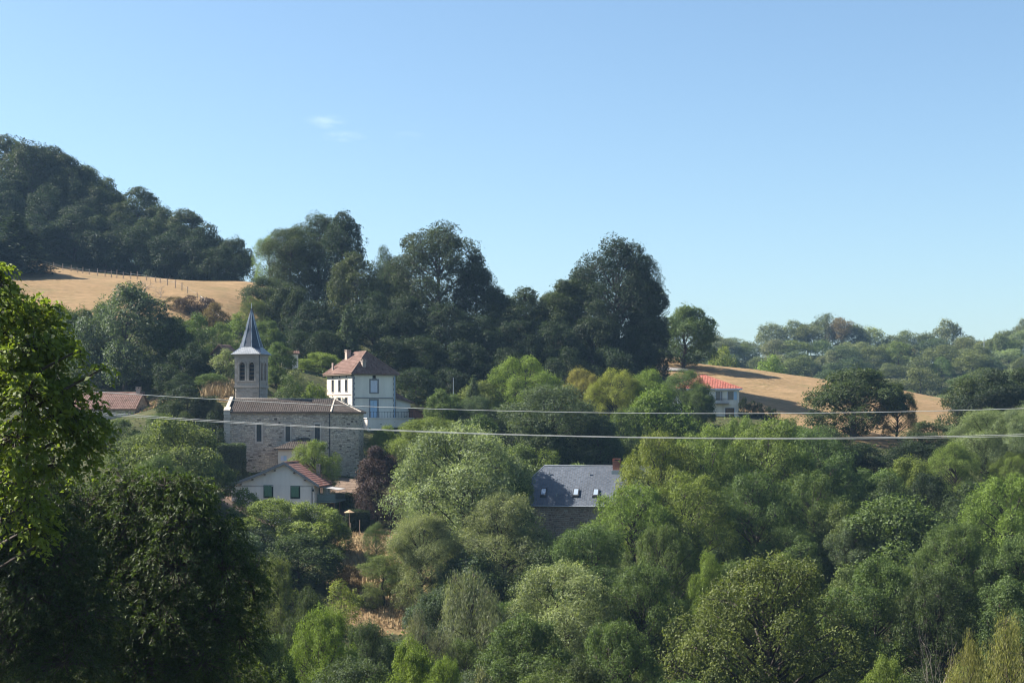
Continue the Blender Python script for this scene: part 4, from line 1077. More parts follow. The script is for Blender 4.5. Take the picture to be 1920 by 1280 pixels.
roof(rn, [[(-1.6, -1.5, zt + .03), (1.6, -1.5, zt + .03), (1.6, 1.5, zt + .55), (-1.6, 1.5, zt + .55)]], .08, M_tile, M_wood, .28, .38, 'canal', 720)

# ------------------------------------------------------------------ trees one by one, from far to near
# wood along the top of the left hill
WOODL = 'dark tree in the wood along the skyline above the left field'
gW = 'trees of the wood above the left field'
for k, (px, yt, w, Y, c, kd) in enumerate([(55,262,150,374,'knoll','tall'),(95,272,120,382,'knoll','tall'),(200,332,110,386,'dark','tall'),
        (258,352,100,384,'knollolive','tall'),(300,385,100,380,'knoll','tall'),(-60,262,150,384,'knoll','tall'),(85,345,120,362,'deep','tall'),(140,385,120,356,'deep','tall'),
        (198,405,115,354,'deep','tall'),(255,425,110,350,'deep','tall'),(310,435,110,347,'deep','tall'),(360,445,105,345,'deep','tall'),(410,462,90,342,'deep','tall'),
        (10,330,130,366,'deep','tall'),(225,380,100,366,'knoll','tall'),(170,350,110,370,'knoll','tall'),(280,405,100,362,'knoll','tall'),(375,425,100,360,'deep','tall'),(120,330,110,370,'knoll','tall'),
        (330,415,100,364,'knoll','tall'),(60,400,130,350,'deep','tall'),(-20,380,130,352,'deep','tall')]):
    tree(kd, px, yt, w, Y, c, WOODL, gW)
tree('feather', 163, 312, 95, 388, 'knollolive', 'tall olive-green tree rising just right of the highest wood on the left skyline')
tree('tall', 0, 252, 170, 380, 'knoll', 'highest dark tree of the left skyline, at the left edge of the photo')
tree('tall', 130, 292, 120, 376, 'knoll', 'dark tree on the shoulder of the left skyline where the wood steps down')
tree('tall', 345, 390, 110, 372, 'knoll', 'rounded dark tree in the lower half of the left skyline wood')
tree('round', 388, 418, 100, 362, 'deep', 'dark tree second from the right end of the left skyline wood')
tree('round', 441, 446, 84, 350, 'knoll', 'round dark tree ending the left skyline wood beside the sky gap')
tree('spruce', 28, 398, 150, 318, 'deep', 'blackish conifer standing in front of the wood at the left edge')
tree('spruce', -12, 440, 120, 312, 'deep', 'shadowy conifer cut by the left frame edge above the bright leaves')

# far hillside on the right
FARL = 'hazy tree among the wooded slope of the distant right hillside'
gF = 'trees on the distant right hillside'
for px, yt, w, Y in [(1335,624,70,690),(1372,632,60,695),(1405,640,60,690),(1490,601,70,700),(1515,606,60,695),(1600,606,66,700),(1672,628,60,700),(1700,618,56,705),
                     (1738,622,56,700),(1815,630,60,700),(1850,636,60,690),(1885,618,60,695),(1925,598,70,690),(1960,590,80,690)]:
    tree('far', px, yt, w, Y, 'far', FARL, gF)
tree('far', 1447, 604, 72, 700, 'grey', 'pale thin tree at the left end of the tallest distant ridge trees')
tree('far', 1548, 588, 62, 705, 'far', 'tallest slender tree on the distant right ridge')
tree('far', 1578, 594, 60, 700, 'brown', 'brownish topped tree beside the tallest slender ridge tree')
tree('far', 1632, 611, 64, 700, 'silver', 'light tree at the right end of the tallest distant ridge trees')
tree('far', 1776, 599, 70, 705, 'far', 'round topped tree standing alone above the distant right ridge')
tree('far', 1700, 650, 36, 640, 'brown', 'reddish brown dying tree on the distant slope')
rr = random.Random(9)
for Y, ya in ((655, 0), (610, 0), (565, 0), (520, 0), (475, 0), (440, 0)):
    px = 1255 + rr.uniform(0, 40)
    while px < 1985:
        w = rr.uniform(52, 84) * 600 / Y * .95
        X = X_(px, Y + rr.uniform(-14, 14)); H = rr.uniform(9, 13.5)
        g = ground(X, Y)
        yt = HY - (g + H) * F / Y
        if yt < 612 and Y < 660: H *= .8
        lim = 668 if px < 1420 else (690 if px < 1560 else 999)
        put_tree('far', X, Y, H, w * Y / F, rr.choice(['far', 'far', 'mid', 'silver', 'blue', 'grey', 'olive']), FARL, gF)
        px += w * rr.uniform(.62, .85)
tree('far', 1355, 650, 70, 430, 'lime', 'light green bush row behind the golden field crest, near the lone tree')
tree('far', 1445, 664, 60, 440, 'bright', 'pale green bush just behind the middle of the golden field crest')

# the group of big dark trees on the knoll in the centre
tree('feather', 505, 438, 66, 328, 'acacia', 'airy light green tree at the left end of the central knoll')
tree('feather', 545, 428, 120, 318, 'knollolive', 'feathery olive tree leaning at the left side of the central knoll')
tree('big', 597, 402, 150, 325, 'dark', 'tall grey-green tree crowning the left half of the central knoll')
tree('tall', 642, 399, 92, 316, 'deep', 'dense dark tree at the highest point of the central knoll')
tree('round', 668, 470, 130, 302, 'knollolive', 'flat-topped yellowish tree in front of the highest dark tree on the knoll')
tree('feather', 722, 462, 84, 312, 'blue', 'thin blue-green tree in the dip between the two high crowns of the knoll')
tree('big', 822, 420, 186, 306, 'knoll', 'huge airy rounded tree in the middle of the central knoll')
tree('tall', 893, 478, 90, 306, 'knoll', 'tree on the right shoulder of the huge airy rounded knoll tree')
tree('tall', 930, 535, 80, 302, 'dark', 'light topped tree at the low saddle of the central knoll')
tree('round', 985, 540, 110, 298, 'knoll', 'rounded dark tree right of the saddle of the central knoll')
tree('tall', 1060, 524, 120, 298, 'dark', 'lighter green tree leaning against the great dark tree on the right of the knoll')
tree('big', 1155, 447, 200, 303, 'deep', 'great dark tree at the right end of the central knoll')
tree('tall', 1212, 560, 96, 304, 'deep', 'dark lower flank tree at the right foot of the great knoll tree')
tree('tall', 1120, 560, 140, 292, 'deep', 'dark tree below the great tree at the right of the knoll')
tree('tall', 742, 498, 120, 318, 'knoll', 'dark tree filling the dip between the two high crowns of the knoll')
tree('tall', 955, 552, 110, 312, 'knoll', 'dark tree behind the low saddle of the central knoll')
tree('tall', 1030, 548, 110, 312, 'knoll', 'dark tree behind the right side of the knoll saddle')
tree('round', 1092, 505, 120, 312, 'knoll', 'dark shoulder tree left behind the great knoll tree')
tree('round', 1200, 500, 110, 308, 'deep', 'dark shoulder tree on the right of the great knoll tree')
tree('round', 560, 470, 110, 322, 'dark', 'green tree filling the left flank of the knoll')
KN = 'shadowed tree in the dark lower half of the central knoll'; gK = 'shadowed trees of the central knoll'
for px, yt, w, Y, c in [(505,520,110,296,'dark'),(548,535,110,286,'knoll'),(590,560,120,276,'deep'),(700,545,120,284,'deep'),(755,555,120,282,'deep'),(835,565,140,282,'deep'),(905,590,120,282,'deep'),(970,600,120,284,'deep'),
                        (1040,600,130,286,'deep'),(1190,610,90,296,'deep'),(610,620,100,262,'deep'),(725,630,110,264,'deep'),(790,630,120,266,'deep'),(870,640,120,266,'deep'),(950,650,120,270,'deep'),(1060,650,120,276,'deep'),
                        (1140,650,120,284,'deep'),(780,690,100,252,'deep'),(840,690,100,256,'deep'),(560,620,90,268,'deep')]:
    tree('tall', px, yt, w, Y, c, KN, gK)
tree('spruce', 652, 572, 76, 262, 'blue', 'dark pointed conifer directly behind the chimney of the cream house')
tree('round', 1283, 574, 132, 336, 'mid', 'lone dark-trunked tree with open crown at the top of the golden field')
tree('feather', 1228, 606, 60, 350, 'olive', 'thin yellowish tree between the great dark tree and the lone field tree')

# slope on the left between field and church
tree('round', 238, 528, 200, 246, 'blue', 'big round grey-green tree below the left field, left of the spire')
tree('bush', 195, 568, 80, 262, 'mid', 'green scrub bush along the lower edge of the left field')
tree('bush', 110, 572, 80, 262, 'olive', 'olive scrub bush at the lower left corner of the left field')
tree('round', 352, 722, 105, 217, 'deep', 'shadowed dark tree on the bank left of the nave gable')
tree('round', 400, 742, 50, 215, 'deep', 'narrow shadowed tree against the left corner of the nave')
tree('bush', 322, 752, 64, 214, 'dark', 'dark bush at the right foot of the tan bank beside the barn')
tree('bush', 345, 700, 70, 226, 'deep', 'dark bush on the slope right of the barn gable')
tree('bush', 300, 775, 60, 212, 'mid', 'green bush on the bank between barn and church')
tree('bush', 350, 772, 60, 212, 'dark', 'dark bush on the bank just left of the nave')
tree('round', 150, 578, 90, 252, 'mid', 'green bush at the left foot of the left field')
tree('round', 318, 585, 110, 244, 'dark', 'dark tree tucked right behind the big round tree below the left field')
tree('feather', 196, 640, 110, 248, 'dark', 'shaded tree above the barn roof at the foot of the big round tree')
tree('tall', 340, 655, 105, 233, 'deep', 'deep green tree between the barn and the bare grassy bank')
tree('shrub', 372, 588, 80, 262, 'mid', 'mid-green bush on the slope under the dark bramble hedge')
tree('shrub', 345, 610, 80, 250, 'mid', 'bushy green tree left of the dark hut on the slope')
tree('feather', 395, 700, 70, 226, 'mid', 'loose green sapling on the slope left of the belfry')
tree('round', 365, 640, 80, 236, 'deep', 'dark rounded bush below the hut, left of the spire')
tree('shrub', 415, 605, 70, 268, 'mid', 'green bush above the wooden hut')
tree('shrub', 452, 585, 66, 274, 'acacia', 'light green bush just left of the spire tip')
tree('feather', 474, 555, 60, 284, 'olive', 'rust-tinged small tree at the right end of the left field')
tree('shrub', 425, 655, 66, 234, 'silver', 'dense grey-green bush against the left side of the belfry')
tree('round', 500, 600, 76, 262, 'mid', 'green tree directly right of the spire')
tree('round', 518, 640, 84, 238, 'mid', 'light green tree rising right of the belfry')
tree('shrub', 560, 690, 60, 232, 'grey', 'whitish flowering bush between belfry and cream house')
tree('round', 598, 660, 90, 256, 'acacia', 'round bright tree left of the cream house roof')
tree('shrub', 588, 720, 66, 226, 'bright', 'low bright green bush above the church roof')
tree('shrub', 540, 700, 60, 228, 'mid', 'dark green bush directly right of the belfry base')
for px, yt, w, Y, c in [(330,556,50,288,'brown'),(355,553,60,286,'purple'),(385,558,56,284,'purple'),(405,566,50,282,'brown')]:
    tree('shrub', px, yt, w, Y, c, 'dry brownish bramble bush along the lower edge of the left field', 'bramble bushes below the left field')
tree('bare', 272, 517, 60, 296, 'dark', 'leafless pale little tree on the left field edge above the big round tree')
tree('bare', 300, 530, 44, 294, 'dark', 'smaller leafless shrub beside the pale little field tree')

# middle distance: around the houses and below the knoll
tree('acacia', 985, 664, 160, 252, 'bright', 'bright green dome-shaped tree below the middle of the knoll')
tree('round', 905, 715, 110, 250, 'olive', 'olive tree at the left foot of the bright dome-shaped tree')
tree('spruce', 888, 702, 66, 242, 'blue', 'small blue-green pointed tree left of the bright dome-shaped tree')
tree('round', 850, 738, 84, 238, 'mid', 'green bush right of the cream house, in front of the lamp pole')
tree('acacia', 1090, 688, 90, 256, 'yellow', 'yellowing tree right of the bright dome-shaped tree')
tree('acacia', 1150, 688, 120, 252, 'lime', 'light green tree under the great dark knoll tree')
tree('acacia', 1215, 690, 110, 254, 'bright', 'green tree below the lane, left of the red-roofed field house')
tree('acacia', 1282, 690, 110, 266, 'mid', 'dark feathery tree partly covering the red-roofed field house')
tree('acacia', 1310, 718, 62, 262, 'mid', 'dark green tree hiding the left half of the red-roofed field house')
tree('acacia', 1316, 745, 52, 262, 'mid', 'bushy tree at the foot of the red-roofed field house')
for k_, (px, yt) in enumerate(((1396, 745), (1410, 750), (1424, 755), (1438, 761), (1452, 766))):
    tree('shrub', px, yt, 26, 277, 'deep', 'dark clipped-looking bush in the hedge row right of the red-roofed field house', 'hedge bushes right of the field house')
tree('round', 1235, 728, 150, 240, 'bright', 'bright rounded tree below the red-roofed field house')
tree('feather', 1030, 722, 190, 226, 'blue', 'fine-leaved dark rounded tree above the slate roof')
tree('round', 1125, 775, 110, 224, 'blue', 'small blue-green rounded tree right of the fine-leaved dark one')
tree('round', 1175, 760, 120, 232, 'mid', 'mid-green tree filling the gap above the slate chimney')
tree('round', 1060, 810, 180, 230, 'deep', 'dark tree directly behind the slate roof')
tree('round', 960, 800, 140, 232, 'deep', 'deep shaded tree behind the slate turret')
tree('shrub', 1020, 838, 90, 214, 'acacia', 'bright bush just above the left end of the slate roof')
tree('round', 1010, 775, 140, 222, 'dark', 'dark green tree under the two wires above the slate house')
tree('silver', 810, 782, 170, 208, 'acacia', 'light green tree right of the cream house terrace')
tree('round', 900, 780, 110, 205, 'mid', 'leafy tree between the silver tree and the slate turret')
tree('acacia', 725, 795, 80, 214, 'bright', 'bright bush below the cream house terrace')
tree('acacia', 590, 822, 108, 198, 'bright', 'bright green tree in front of the church apse, behind the white house roof')
tree('round', 708, 836, 92, 190, 'purple', 'purple-leaved tree right of the white house')
tree('silver', 868, 790, 262, 168, 'silver', 'big silvery poplar-like tree in the middle of the photo')
tree('round', 950, 870, 110, 178, 'mid', 'green tree between the silvery tree and the slate house wall')
tree('silver', 945, 925, 190, 160, 'silver', 'grey-green tree below the slate house wall')
tree('silver', 790, 960, 140, 158, 'silver', 'small silvery tree at the foot of the big silvery one')
tree('feather', 705, 978, 56, 170, 'mid', 'slender young tree standing in the dry grass patch')
tree('feather', 718, 1040, 100, 160, 'olive', 'thin open tree with visible trunk on the dry grass')

tree('acacia', 1240, 805, 180, 192, 'lime', 'light green acacia overhanging the slate chimney')
tree('acacia', 1330, 790, 190, 196, 'acacia', 'tall acacia under the wires left of the field')
tree('acacia', 1440, 782, 190, 198, 'acacia', 'acacia whose top meets the lower wires below the golden field')
tree('acacia', 1530, 795, 170, 202, 'mid', 'darker acacia at the right end of the acacia row')
tree('acacia', 1185, 905, 190, 172, 'bright', 'sunlit acacia right of the slate house wall')
tree('acacia', 1285, 880, 210, 174, 'acacia', 'broad acacia in the middle of the acacia stand')
tree('acacia', 1420, 880, 190, 178, 'mid', 'shaded acacia with dark stems below the lower wires')
tree('acacia', 1525, 880, 170, 184, 'mid', 'shaded acacia at the right of the dark stems')
tree('silver', 1110, 985, 190, 154, 'mid', 'grey-green tree at the lower left of the acacia stand')
tree('oak', 1240, 985, 180, 150, 'mid', 'leafy tree under the broad acacia')
tree('acacia', 1330, 1030, 100, 146, 'bright', 'small bright tree above the big oak on its left')
tree('round', 1600, 690, 200, 262, 'dark', 'dark oak standing in front of the golden field')
tree('acacia', 1395, 776, 110, 218, 'acacia', 'acacia right below the red-roofed field house')
tree('acacia', 1480, 780, 110, 220, 'mid', 'acacia below the lower edge of the golden field')
tree('round', 1560, 800, 120, 226, 'dark', 'dark tree at the foot of the dark oak on its left')
tree('tall', 974, 866, 56, 196, 'mid', 'leafy bush in front of the slate turret')
tree('oak', 1682, 716, 76, 264, 'dark', 'open dark tree right of the oak in front of the golden field')
tree('oak', 1745, 790, 110, 252, 'dark', 'dark tree at the lower right edge of the golden field')
tree('round', 1822, 708, 130, 276, 'dark', 'dark tree right of the golden field tip')
tree('round', 1860, 690, 160, 272, 'deep', 'large deep green tree at the right edge above the wires')
tree('round', 1920, 690, 130, 280, 'dark', 'dark tree cut by the right frame edge above the wires')
tree('silver', 1850, 765, 170, 222, 'silver', 'silvery tall tree under the wires at the right')
tree('silver', 1925, 760, 150, 218, 'silver', 'silvery tree cut by the right frame edge under the wires')
tree('round', 1620, 830, 150, 230, 'deep', 'dark thicket tree below the oak of the golden field')
tree('round', 1710, 830, 150, 226, 'deep', 'deep shaded tree left of the silvery tall tree')
tree('acacia', 1650, 880, 140, 205, 'mid', 'mid-green tree left of the dark gully on the right slope')
tree('round', 1740, 885, 110, 200, 'deep', 'dark tree in the gully on the right slope')
tree('acacia', 1895, 885, 210, 172, 'bright', 'sunlit bushy tree at the right edge, halfway down')
tree('acacia', 1680, 930, 230, 172, 'mid', 'broad rounded tree on the right slope below the gully')
tree('round', 1580, 940, 130, 176, 'olive', 'olive tree with browning top on the right slope')
tree('oak', 1790, 980, 200, 156, 'mid', 'green tree on the right slope under the sunlit bushy tree')
tree('oak', 1910, 1000, 170, 152, 'mid', 'green tree cut by the right edge under the sunlit bushy tree')

tree('oak', 1440, 1045, 420, 120, 'olive', 'wide spreading oak with dark limbs at the bottom right')
tree('oak', 1640, 1040, 210, 138, 'mid', 'green tree right behind the wide spreading oak')
tree('oak', 1760, 1070, 220, 134, 'dark', 'dark tree behind the bare dead tree')
tree('oak', 1890, 1080, 190, 132, 'mid', 'dark green tree above the yellow-green willow')
tree('oak', 1200, 1060, 220, 132, 'mid', 'leafy tree left of the wide spreading oak')
tree('silver', 1060, 1050, 230, 132, 'silver', 'broad grey-green tree in the lower middle')
tree('willow', 885, 1052, 190, 134, 'grey', 'grey drooping willow in the lower middle')
tree('willow', 800, 1130, 150, 122, 'grey', 'smaller drooping grey tree left of the grey willow')
tree('oak', 985, 1150, 210, 116, 'mid', 'green tree below the grey willow')
tree('oak', 1150, 1165, 210, 114, 'mid', 'dark shaded tree left of the wide oak at the bottom')
tree('oak', 1085, 1230, 180, 100, 'dark', 'dark tree at the bottom edge below the broad grey-green tree')
tree('bare', 1745, 1142, 80, 112, 'dark', 'bare dead tree with pale twisted branches at the bottom right')
tree('willow', 1890, 1130, 190, 104, 'willow', 'yellow-green weeping willow at the bottom right corner')
tree('willow', 1808, 1165, 110, 100, 'willow', 'smaller yellow-green willow left of the corner willow')
tree('oak', 1665, 1232, 150, 98, 'acacia', 'light green bush at the bottom edge left of the dead tree')
tree('oak', 1590, 1140, 140, 124, 'dark', 'dark tree under the right side of the wide spreading oak')

tree('acacia', 335, 782, 180, 180, 'olive', 'olive-yellow tree left of the clipped hedge')
tree('round', 262, 815, 130, 188, 'olive', 'shaded tree below the barn roof')
tree('acacia', 300, 850, 130, 172, 'mid', 'tree below the olive-yellow tree, behind the dark foreground tree')
tree('acacia', 222, 785, 90, 206, 'mid', 'green tree in front of the barn wall')
tree('acacia', 305, 792, 110, 202, 'olive', 'olive tree right below the barn gable')
tree('shrub', 655, 1060, 50, 163, 'brown', 'dry brown bush on the left side of the dry grass patch')
tree('shrub', 690, 1100, 56, 158, 'olive', 'olive bush in the lower part of the dry grass patch')
tree('shrub', 735, 1075, 60, 164, 'mid', 'green bush at the right edge of the dry grass patch')
tree('shrub', 398, 768, 60, 209, 'deep', 'dark shaded bush under the straw bank left of the nave')
tree('shrub', 375, 790, 70, 206, 'deep', 'dark shaded bush left of the church corner buttress')
tree('shrub', 410, 800, 50, 205, 'deep', 'dark shaded bush directly above the tall clipped hedge')
tree('round', 385, 850, 110, 184, 'mid', 'shaded tree between the olive-yellow tree and the white house')
tree('shrub', 455, 915, 70, 182, 'acacia', 'light bush at the left corner of the white house')
tree('acacia', 510, 935, 150, 174, 'acacia', 'bright tree in front of the white house under its left green shutter')
tree('acacia', 585, 942, 130, 172, 'acacia', 'bright tree in front of the white house under its right green shutter')
tree('round', 470, 990, 150, 164, 'deep', 'deep green tree below the left corner of the white house')
tree('round', 560, 1000, 160, 162, 'dark', 'dark tree below the white house')
tree('acacia', 628, 975, 70, 174, 'mid', 'small green tree at the right corner of the white house')
tree('oak', 515, 1046, 140, 128, 'olive', 'rounded olive tree right of the dark foreground tree')
tree('shrub', 640, 1085, 80, 150, 'lime', 'yellow-green bush at the left edge of the dry grass')
tree('oak', 575, 1100, 110, 122, 'dark', 'dark bush below the white house garden')
tree('oak', 605, 1140, 180, 106, 'bright', 'sunlit green tree at the bottom, left of the middle')
tree('oak', 480, 1175, 190, 98, 'mid', 'green tree at the bottom right of the dark foreground tree')
tree('oak', 690, 1165, 150, 112, 'blue', 'blue-green tree below the dry grass')
tree('oak', 765, 1195, 160, 98, 'bright', 'sunlit tree at the bottom edge, middle left')
tree('shrub', 905, 1255, 90, 92, 'grey', 'grey-green bush touching the bottom edge in the middle')
tree('oak', 830, 1235, 130, 96, 'bright', 'bright tree at the bottom edge left of the grey-green bush')

# fillers of the dense valley wood, kept clear of everything the photograph shows behind them
KEEP = [(400, 575, 696, 912, 206), (605, 650, 806, 800, 230), (425, 865, 652, 955, 186), (636, 985, 740, 1140, 186), (985, 866, 1150, 985, 198), (1325, 700, 1392, 790, 296),
        (1200, 668, 1770, 775, 330), (80, 495, 470, 570, 300), (190, 732, 278, 785, 224), (425, 900, 650, 960, 189)]
VL = 'green tree crowded into the valley wood below the village'; gV = 'crowded trees of the valley wood'
rr = random.Random(21); used = []
for Y in (90, 100, 112, 126, 142, 158, 176, 194, 214, 236):
    px = 380 + rr.uniform(0, 60)
    while px < 2010:
        W = rr.uniform(6, 9.5); w = W * F / Y; H = rr.uniform(6.5, 9.5); X = X_(px, Y); g = ground(X, Y)
        yt = HY - (g + H) * F / Y; y0 = HY - g * F / Y
        ok = all(px + w * .55 < a or px - w * .55 > c or yt > d_ + 2 or y0 < b_ or Y > yy for a, b_, c, d_, yy in KEEP)
        if ok and yt > (700 if px > 800 else 780):
            put_tree('oak' if Y < 150 else ('acacia' if rr.random() < .5 else 'round'), X, Y + rr.uniform(-4, 4), H, W, rr.choice(['mid', 'dark', 'mid', 'olive', 'blue', 'acacia']), VL, gV)
        px += w * rr.uniform(.7, 1.0)

# ------------------------------------------------------------------ foreground trees on the left
def near_tree(name, label, Y, trunk, blobs, leaf, lw, density, col, seed, droop=1.0, limb_r=.10, matl=None, updir=.55):
    """crown given as leafy boughs (px, py, rx px, ry px, dY); each bough is a cloud of drooping sprays"""
    r = np.random.default_rng(seed); C, Nr, Ax, T = [], [], [], []; b = MB()
    tx, ty = trunk; g = ground(tx, ty)
    e = empty(name, (tx, ty, g), 0, label, 'tree')
    topz = max(Z_(q[1], Y) for q in blobs) - g
    b.tube([(math.sin(k) * .12, math.cos(k * 1.3) * .12, -1 + (topz * .8 + 1) * k / 6) for k in range(7)], [.32, .27, .23, .2, .16, .12, .07], 8)
    for px, py, rx, ry, dy in blobs:
        yy = Y + dy; c = np.array([X_(px, yy) - tx, yy - ty, Z_(py, yy) - g]); sx, sz = rx / F * yy, ry / F * yy; sy = (sx + sz) * .5
        z0 = max(topz * .15, min(topz * .75, c[2] - .6 * math.hypot(c[0], c[1])))
        p0 = Vector((0, 0, z0)); p2 = Vector(c); p1 = p0.lerp(p2, .55) + Vector((0, 0, .3))
        b.tube([p0 * (1 - u) ** 2 + p1 * 2 * u * (1 - u) + p2 * u * u for u in (0, .25, .5, .75, 1)], [limb_r, limb_r * .8, limb_r * .6, limb_r * .4, limb_r * .2], 5, cap=False)
        ns = max(6, int(density * sx * sz))
        for _ in range(ns):
            d = unit(r.normal(0, 1, 3)); q = c + d * np.array([sx, sy, sz]) * r.uniform(.35, 1.0) ** .6
            m = r.integers(9, 20); ln = r.uniform(.35, .75); out = unit(np.array([d[0], d[1], 0]) + r.normal(0, .4, 3)); u = np.linspace(0, 1, m)
            pth = q + np.outer(u * ln, out * .8) + np.outer(u ** 2 * ln * -.55 * droop, [0, 0, 1])
            side = np.where(np.arange(m) % 2 == 0, 1, -1)[:, None] * np.cross(out, [0, 0, 1])
            C.append(pth + side * leaf * .35 + r.normal(0, .03, (m, 3)))
            Nr.append(np.tile([d[0] * .3, d[1] * .3, updir], (m, 1)) + r.normal(0, .45, (m, 3)))
            Ax.append(side * .7 + out * .6 + np.array([0, 0, -.75 * droop]) + r.normal(0, .3, (m, 3)))
            T.append(np.full(m, r.normal(0, .14)) + r.normal(0, .16, m))
            if _ % 3 == 0: b.tube([p2.lerp(Vector(q), .1), Vector(q), Vector(pth[-1])], [.018, .011, .004], 3, cap=False)
    C, Nr, Ax, T = map(np.concatenate, (C, Nr, Ax, T)); s = r.uniform(.65, 1.25, len(C))
    cm = crown_mesh('crown', C, Nr, Ax, leaf * s, leaf * lw * s, T); cm.materials.append(matl or M_leafnear)
    co = bpy.data.objects.new('crown', cm); link(co, e); co.color = (*col, 1)
    b.build('trunk', M_bark, e, smooth=True)
    return e
near_tree('foreground_tree', 'bright green large-leaved foreground tree hanging in from the left edge', 38.0, (-14.2, 38.5),
          [(0, 530, 30, 36, 0), (-10, 600, 50, 50, .6), (40, 590, 45, 40, 1.2), (85, 590, 34, 34, 1.6), (60, 650, 50, 38, .2), (0, 690, 50, 40, -.4), (100, 640, 34, 36, .8), (150, 655, 8, 24, -.3),
           (195, 690, 20, 10, -.5), (120, 720, 36, 36, .5), (50, 740, 50, 44, -.6), (165, 800, 28, 46, .9), (100, 790, 50, 44, .3), (30, 820, 50, 44, -.5), (160, 850, 28, 34, .8), (100, 870, 40, 30, 0),
           (10, 900, 32, 40, -.8), (60, 940, 28, 34, -.8), (55, 990, 24, 24, -.9), (75, 1020, 12, 14, -.9), (0, 970, 14, 30, -.6), (-30, 510, 30, 24, .3), (140, 760, 30, 30, 1.0), (70, 700, 40, 30, .6)],
          .165, .52, 215, (.128, .168, .034), 77)
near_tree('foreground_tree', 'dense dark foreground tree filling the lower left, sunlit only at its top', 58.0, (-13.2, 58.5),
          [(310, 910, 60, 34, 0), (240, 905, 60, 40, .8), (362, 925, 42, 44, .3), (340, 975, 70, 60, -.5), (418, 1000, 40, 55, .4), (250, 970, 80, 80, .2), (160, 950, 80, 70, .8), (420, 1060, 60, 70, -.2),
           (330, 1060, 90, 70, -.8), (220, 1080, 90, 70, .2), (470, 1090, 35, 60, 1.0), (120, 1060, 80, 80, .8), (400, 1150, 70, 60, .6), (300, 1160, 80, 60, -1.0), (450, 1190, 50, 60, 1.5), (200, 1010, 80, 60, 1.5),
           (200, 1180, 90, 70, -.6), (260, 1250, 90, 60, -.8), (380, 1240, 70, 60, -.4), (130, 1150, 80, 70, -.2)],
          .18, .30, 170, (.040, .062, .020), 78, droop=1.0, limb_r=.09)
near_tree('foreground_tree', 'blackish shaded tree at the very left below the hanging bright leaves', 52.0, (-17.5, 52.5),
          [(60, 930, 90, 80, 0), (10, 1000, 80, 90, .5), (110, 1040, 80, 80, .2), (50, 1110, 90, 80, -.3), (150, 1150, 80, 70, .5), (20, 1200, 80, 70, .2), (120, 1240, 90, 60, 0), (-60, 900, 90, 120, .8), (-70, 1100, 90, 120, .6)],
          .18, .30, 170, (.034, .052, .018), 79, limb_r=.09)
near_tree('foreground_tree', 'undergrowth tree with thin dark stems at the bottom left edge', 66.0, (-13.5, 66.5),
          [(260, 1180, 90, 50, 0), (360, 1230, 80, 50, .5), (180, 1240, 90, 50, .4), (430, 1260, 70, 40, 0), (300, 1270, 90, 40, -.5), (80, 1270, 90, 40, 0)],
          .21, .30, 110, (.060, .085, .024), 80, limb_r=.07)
# trees added left of the frame to shade the lower left corner
put_tree('big', -34, 72, 21, 15, 'dark', 'tall dark tree added beyond the left frame edge for shade', 'added shade trees beyond the left frame edge')
put_tree('big', -29, 88, 20, 14, 'dark', 'tall dark tree added beyond the left frame edge for shade', 'added shade trees beyond the left frame edge')
put_tree('big', -46, 100, 20, 16, 'dark', 'tall dark tree added beyond the left frame edge for shade', 'added shade trees beyond the left frame edge')

# ------------------------------------------------------------------ clipped hedges
def hedge(px0, px1, ytop, Y, depth, col, label, H=None, leaf=.15):
    r = np.random.default_rng(int(px0)); x0, x1 = X_(px0, Y), X_(px1, Y); xc = (x0 + x1) / 2; g = ground(xc, Y + depth / 2); zt = Z_(ytop, Y); h = H or zt - g
    e = empty('clipped_hedge', (xc, Y + depth / 2, zt - h), 0, label, 'hedge')
    w = x1 - x0; C, Nn = [], []
    for ax_, area in (('t', w * depth), ('f', w * h), ('b', w * h), ('l', depth * h), ('r', depth * h)):
        m = int(area * 230); u, v = r.random(m) - .5, r.random(m)
        if ax_ == 't': c = np.stack([u * w, (v - .5) * depth, np.full(m, h)], -1); n_ = (0, 0, 1)
        elif ax_ in 'fb': s = -.5 if ax_ == 'f' else .5; c = np.stack([u * w, np.full(m, s * depth), v * h], -1); n_ = (0, s * 2, 0)
        else: s = -.5 if ax_ == 'l' else .5; c = np.stack([np.full(m, s * w), u * depth, v * h], -1); n_ = (s * 2, 0, 0)
        C.append(c); Nn.append(np.tile(n_, (m, 1)))
    C = np.concatenate(C); Nn = np.concatenate(Nn).astype(float)
    k = .12; q = np.abs(C[:, 0]) / (w / 2); C[:, 2] -= k * np.maximum(0, q - .8) / .2 * (C[:, 2] / h)
    bumps = (np.sin(C[:, 0] * 2.3 + C[:, 2]) + np.sin(C[:, 1] * 3.1 + C[:, 2] * 1.9) + np.sin(C[:, 0] * 5 + 1)) * .05
    C += Nn * bumps[:, None] + r.normal(0, .05, C.shape)
    s = r.uniform(.7, 1.3, len(C))
    cm = crown_mesh('foliage', C, Nn * .8 + r.normal(0, .5, C.shape) + [0, 0, .3], r.normal(0, 1, C.shape), leaf * s, leaf * .6 * s, r.normal(0, .2, len(C))); cm.materials.append(M_leaf)
    o = bpy.data.objects.new('foliage', cm); link(o, e); o.color = (*G[col], 1)
    b = MB()
    for kx_ in np.arange(-w / 2 + .3, w / 2, .7):
        b.tube([(kx_, 0, -.3), (kx_ + .05, .05, h * .5), (kx_, 0, h * .9)], [.05, .04, .02], 5)
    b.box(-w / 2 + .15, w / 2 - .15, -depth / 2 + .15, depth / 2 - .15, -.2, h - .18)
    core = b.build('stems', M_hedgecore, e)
    return e
hedge(405, 455, 833, 201, 2.2, 'blue', 'tall clipped box hedge at the left corner of the church')
hedge(626, 676, 926, 196, 1.4, 'mid', 'low clipped hedge behind the balcony of the white house')
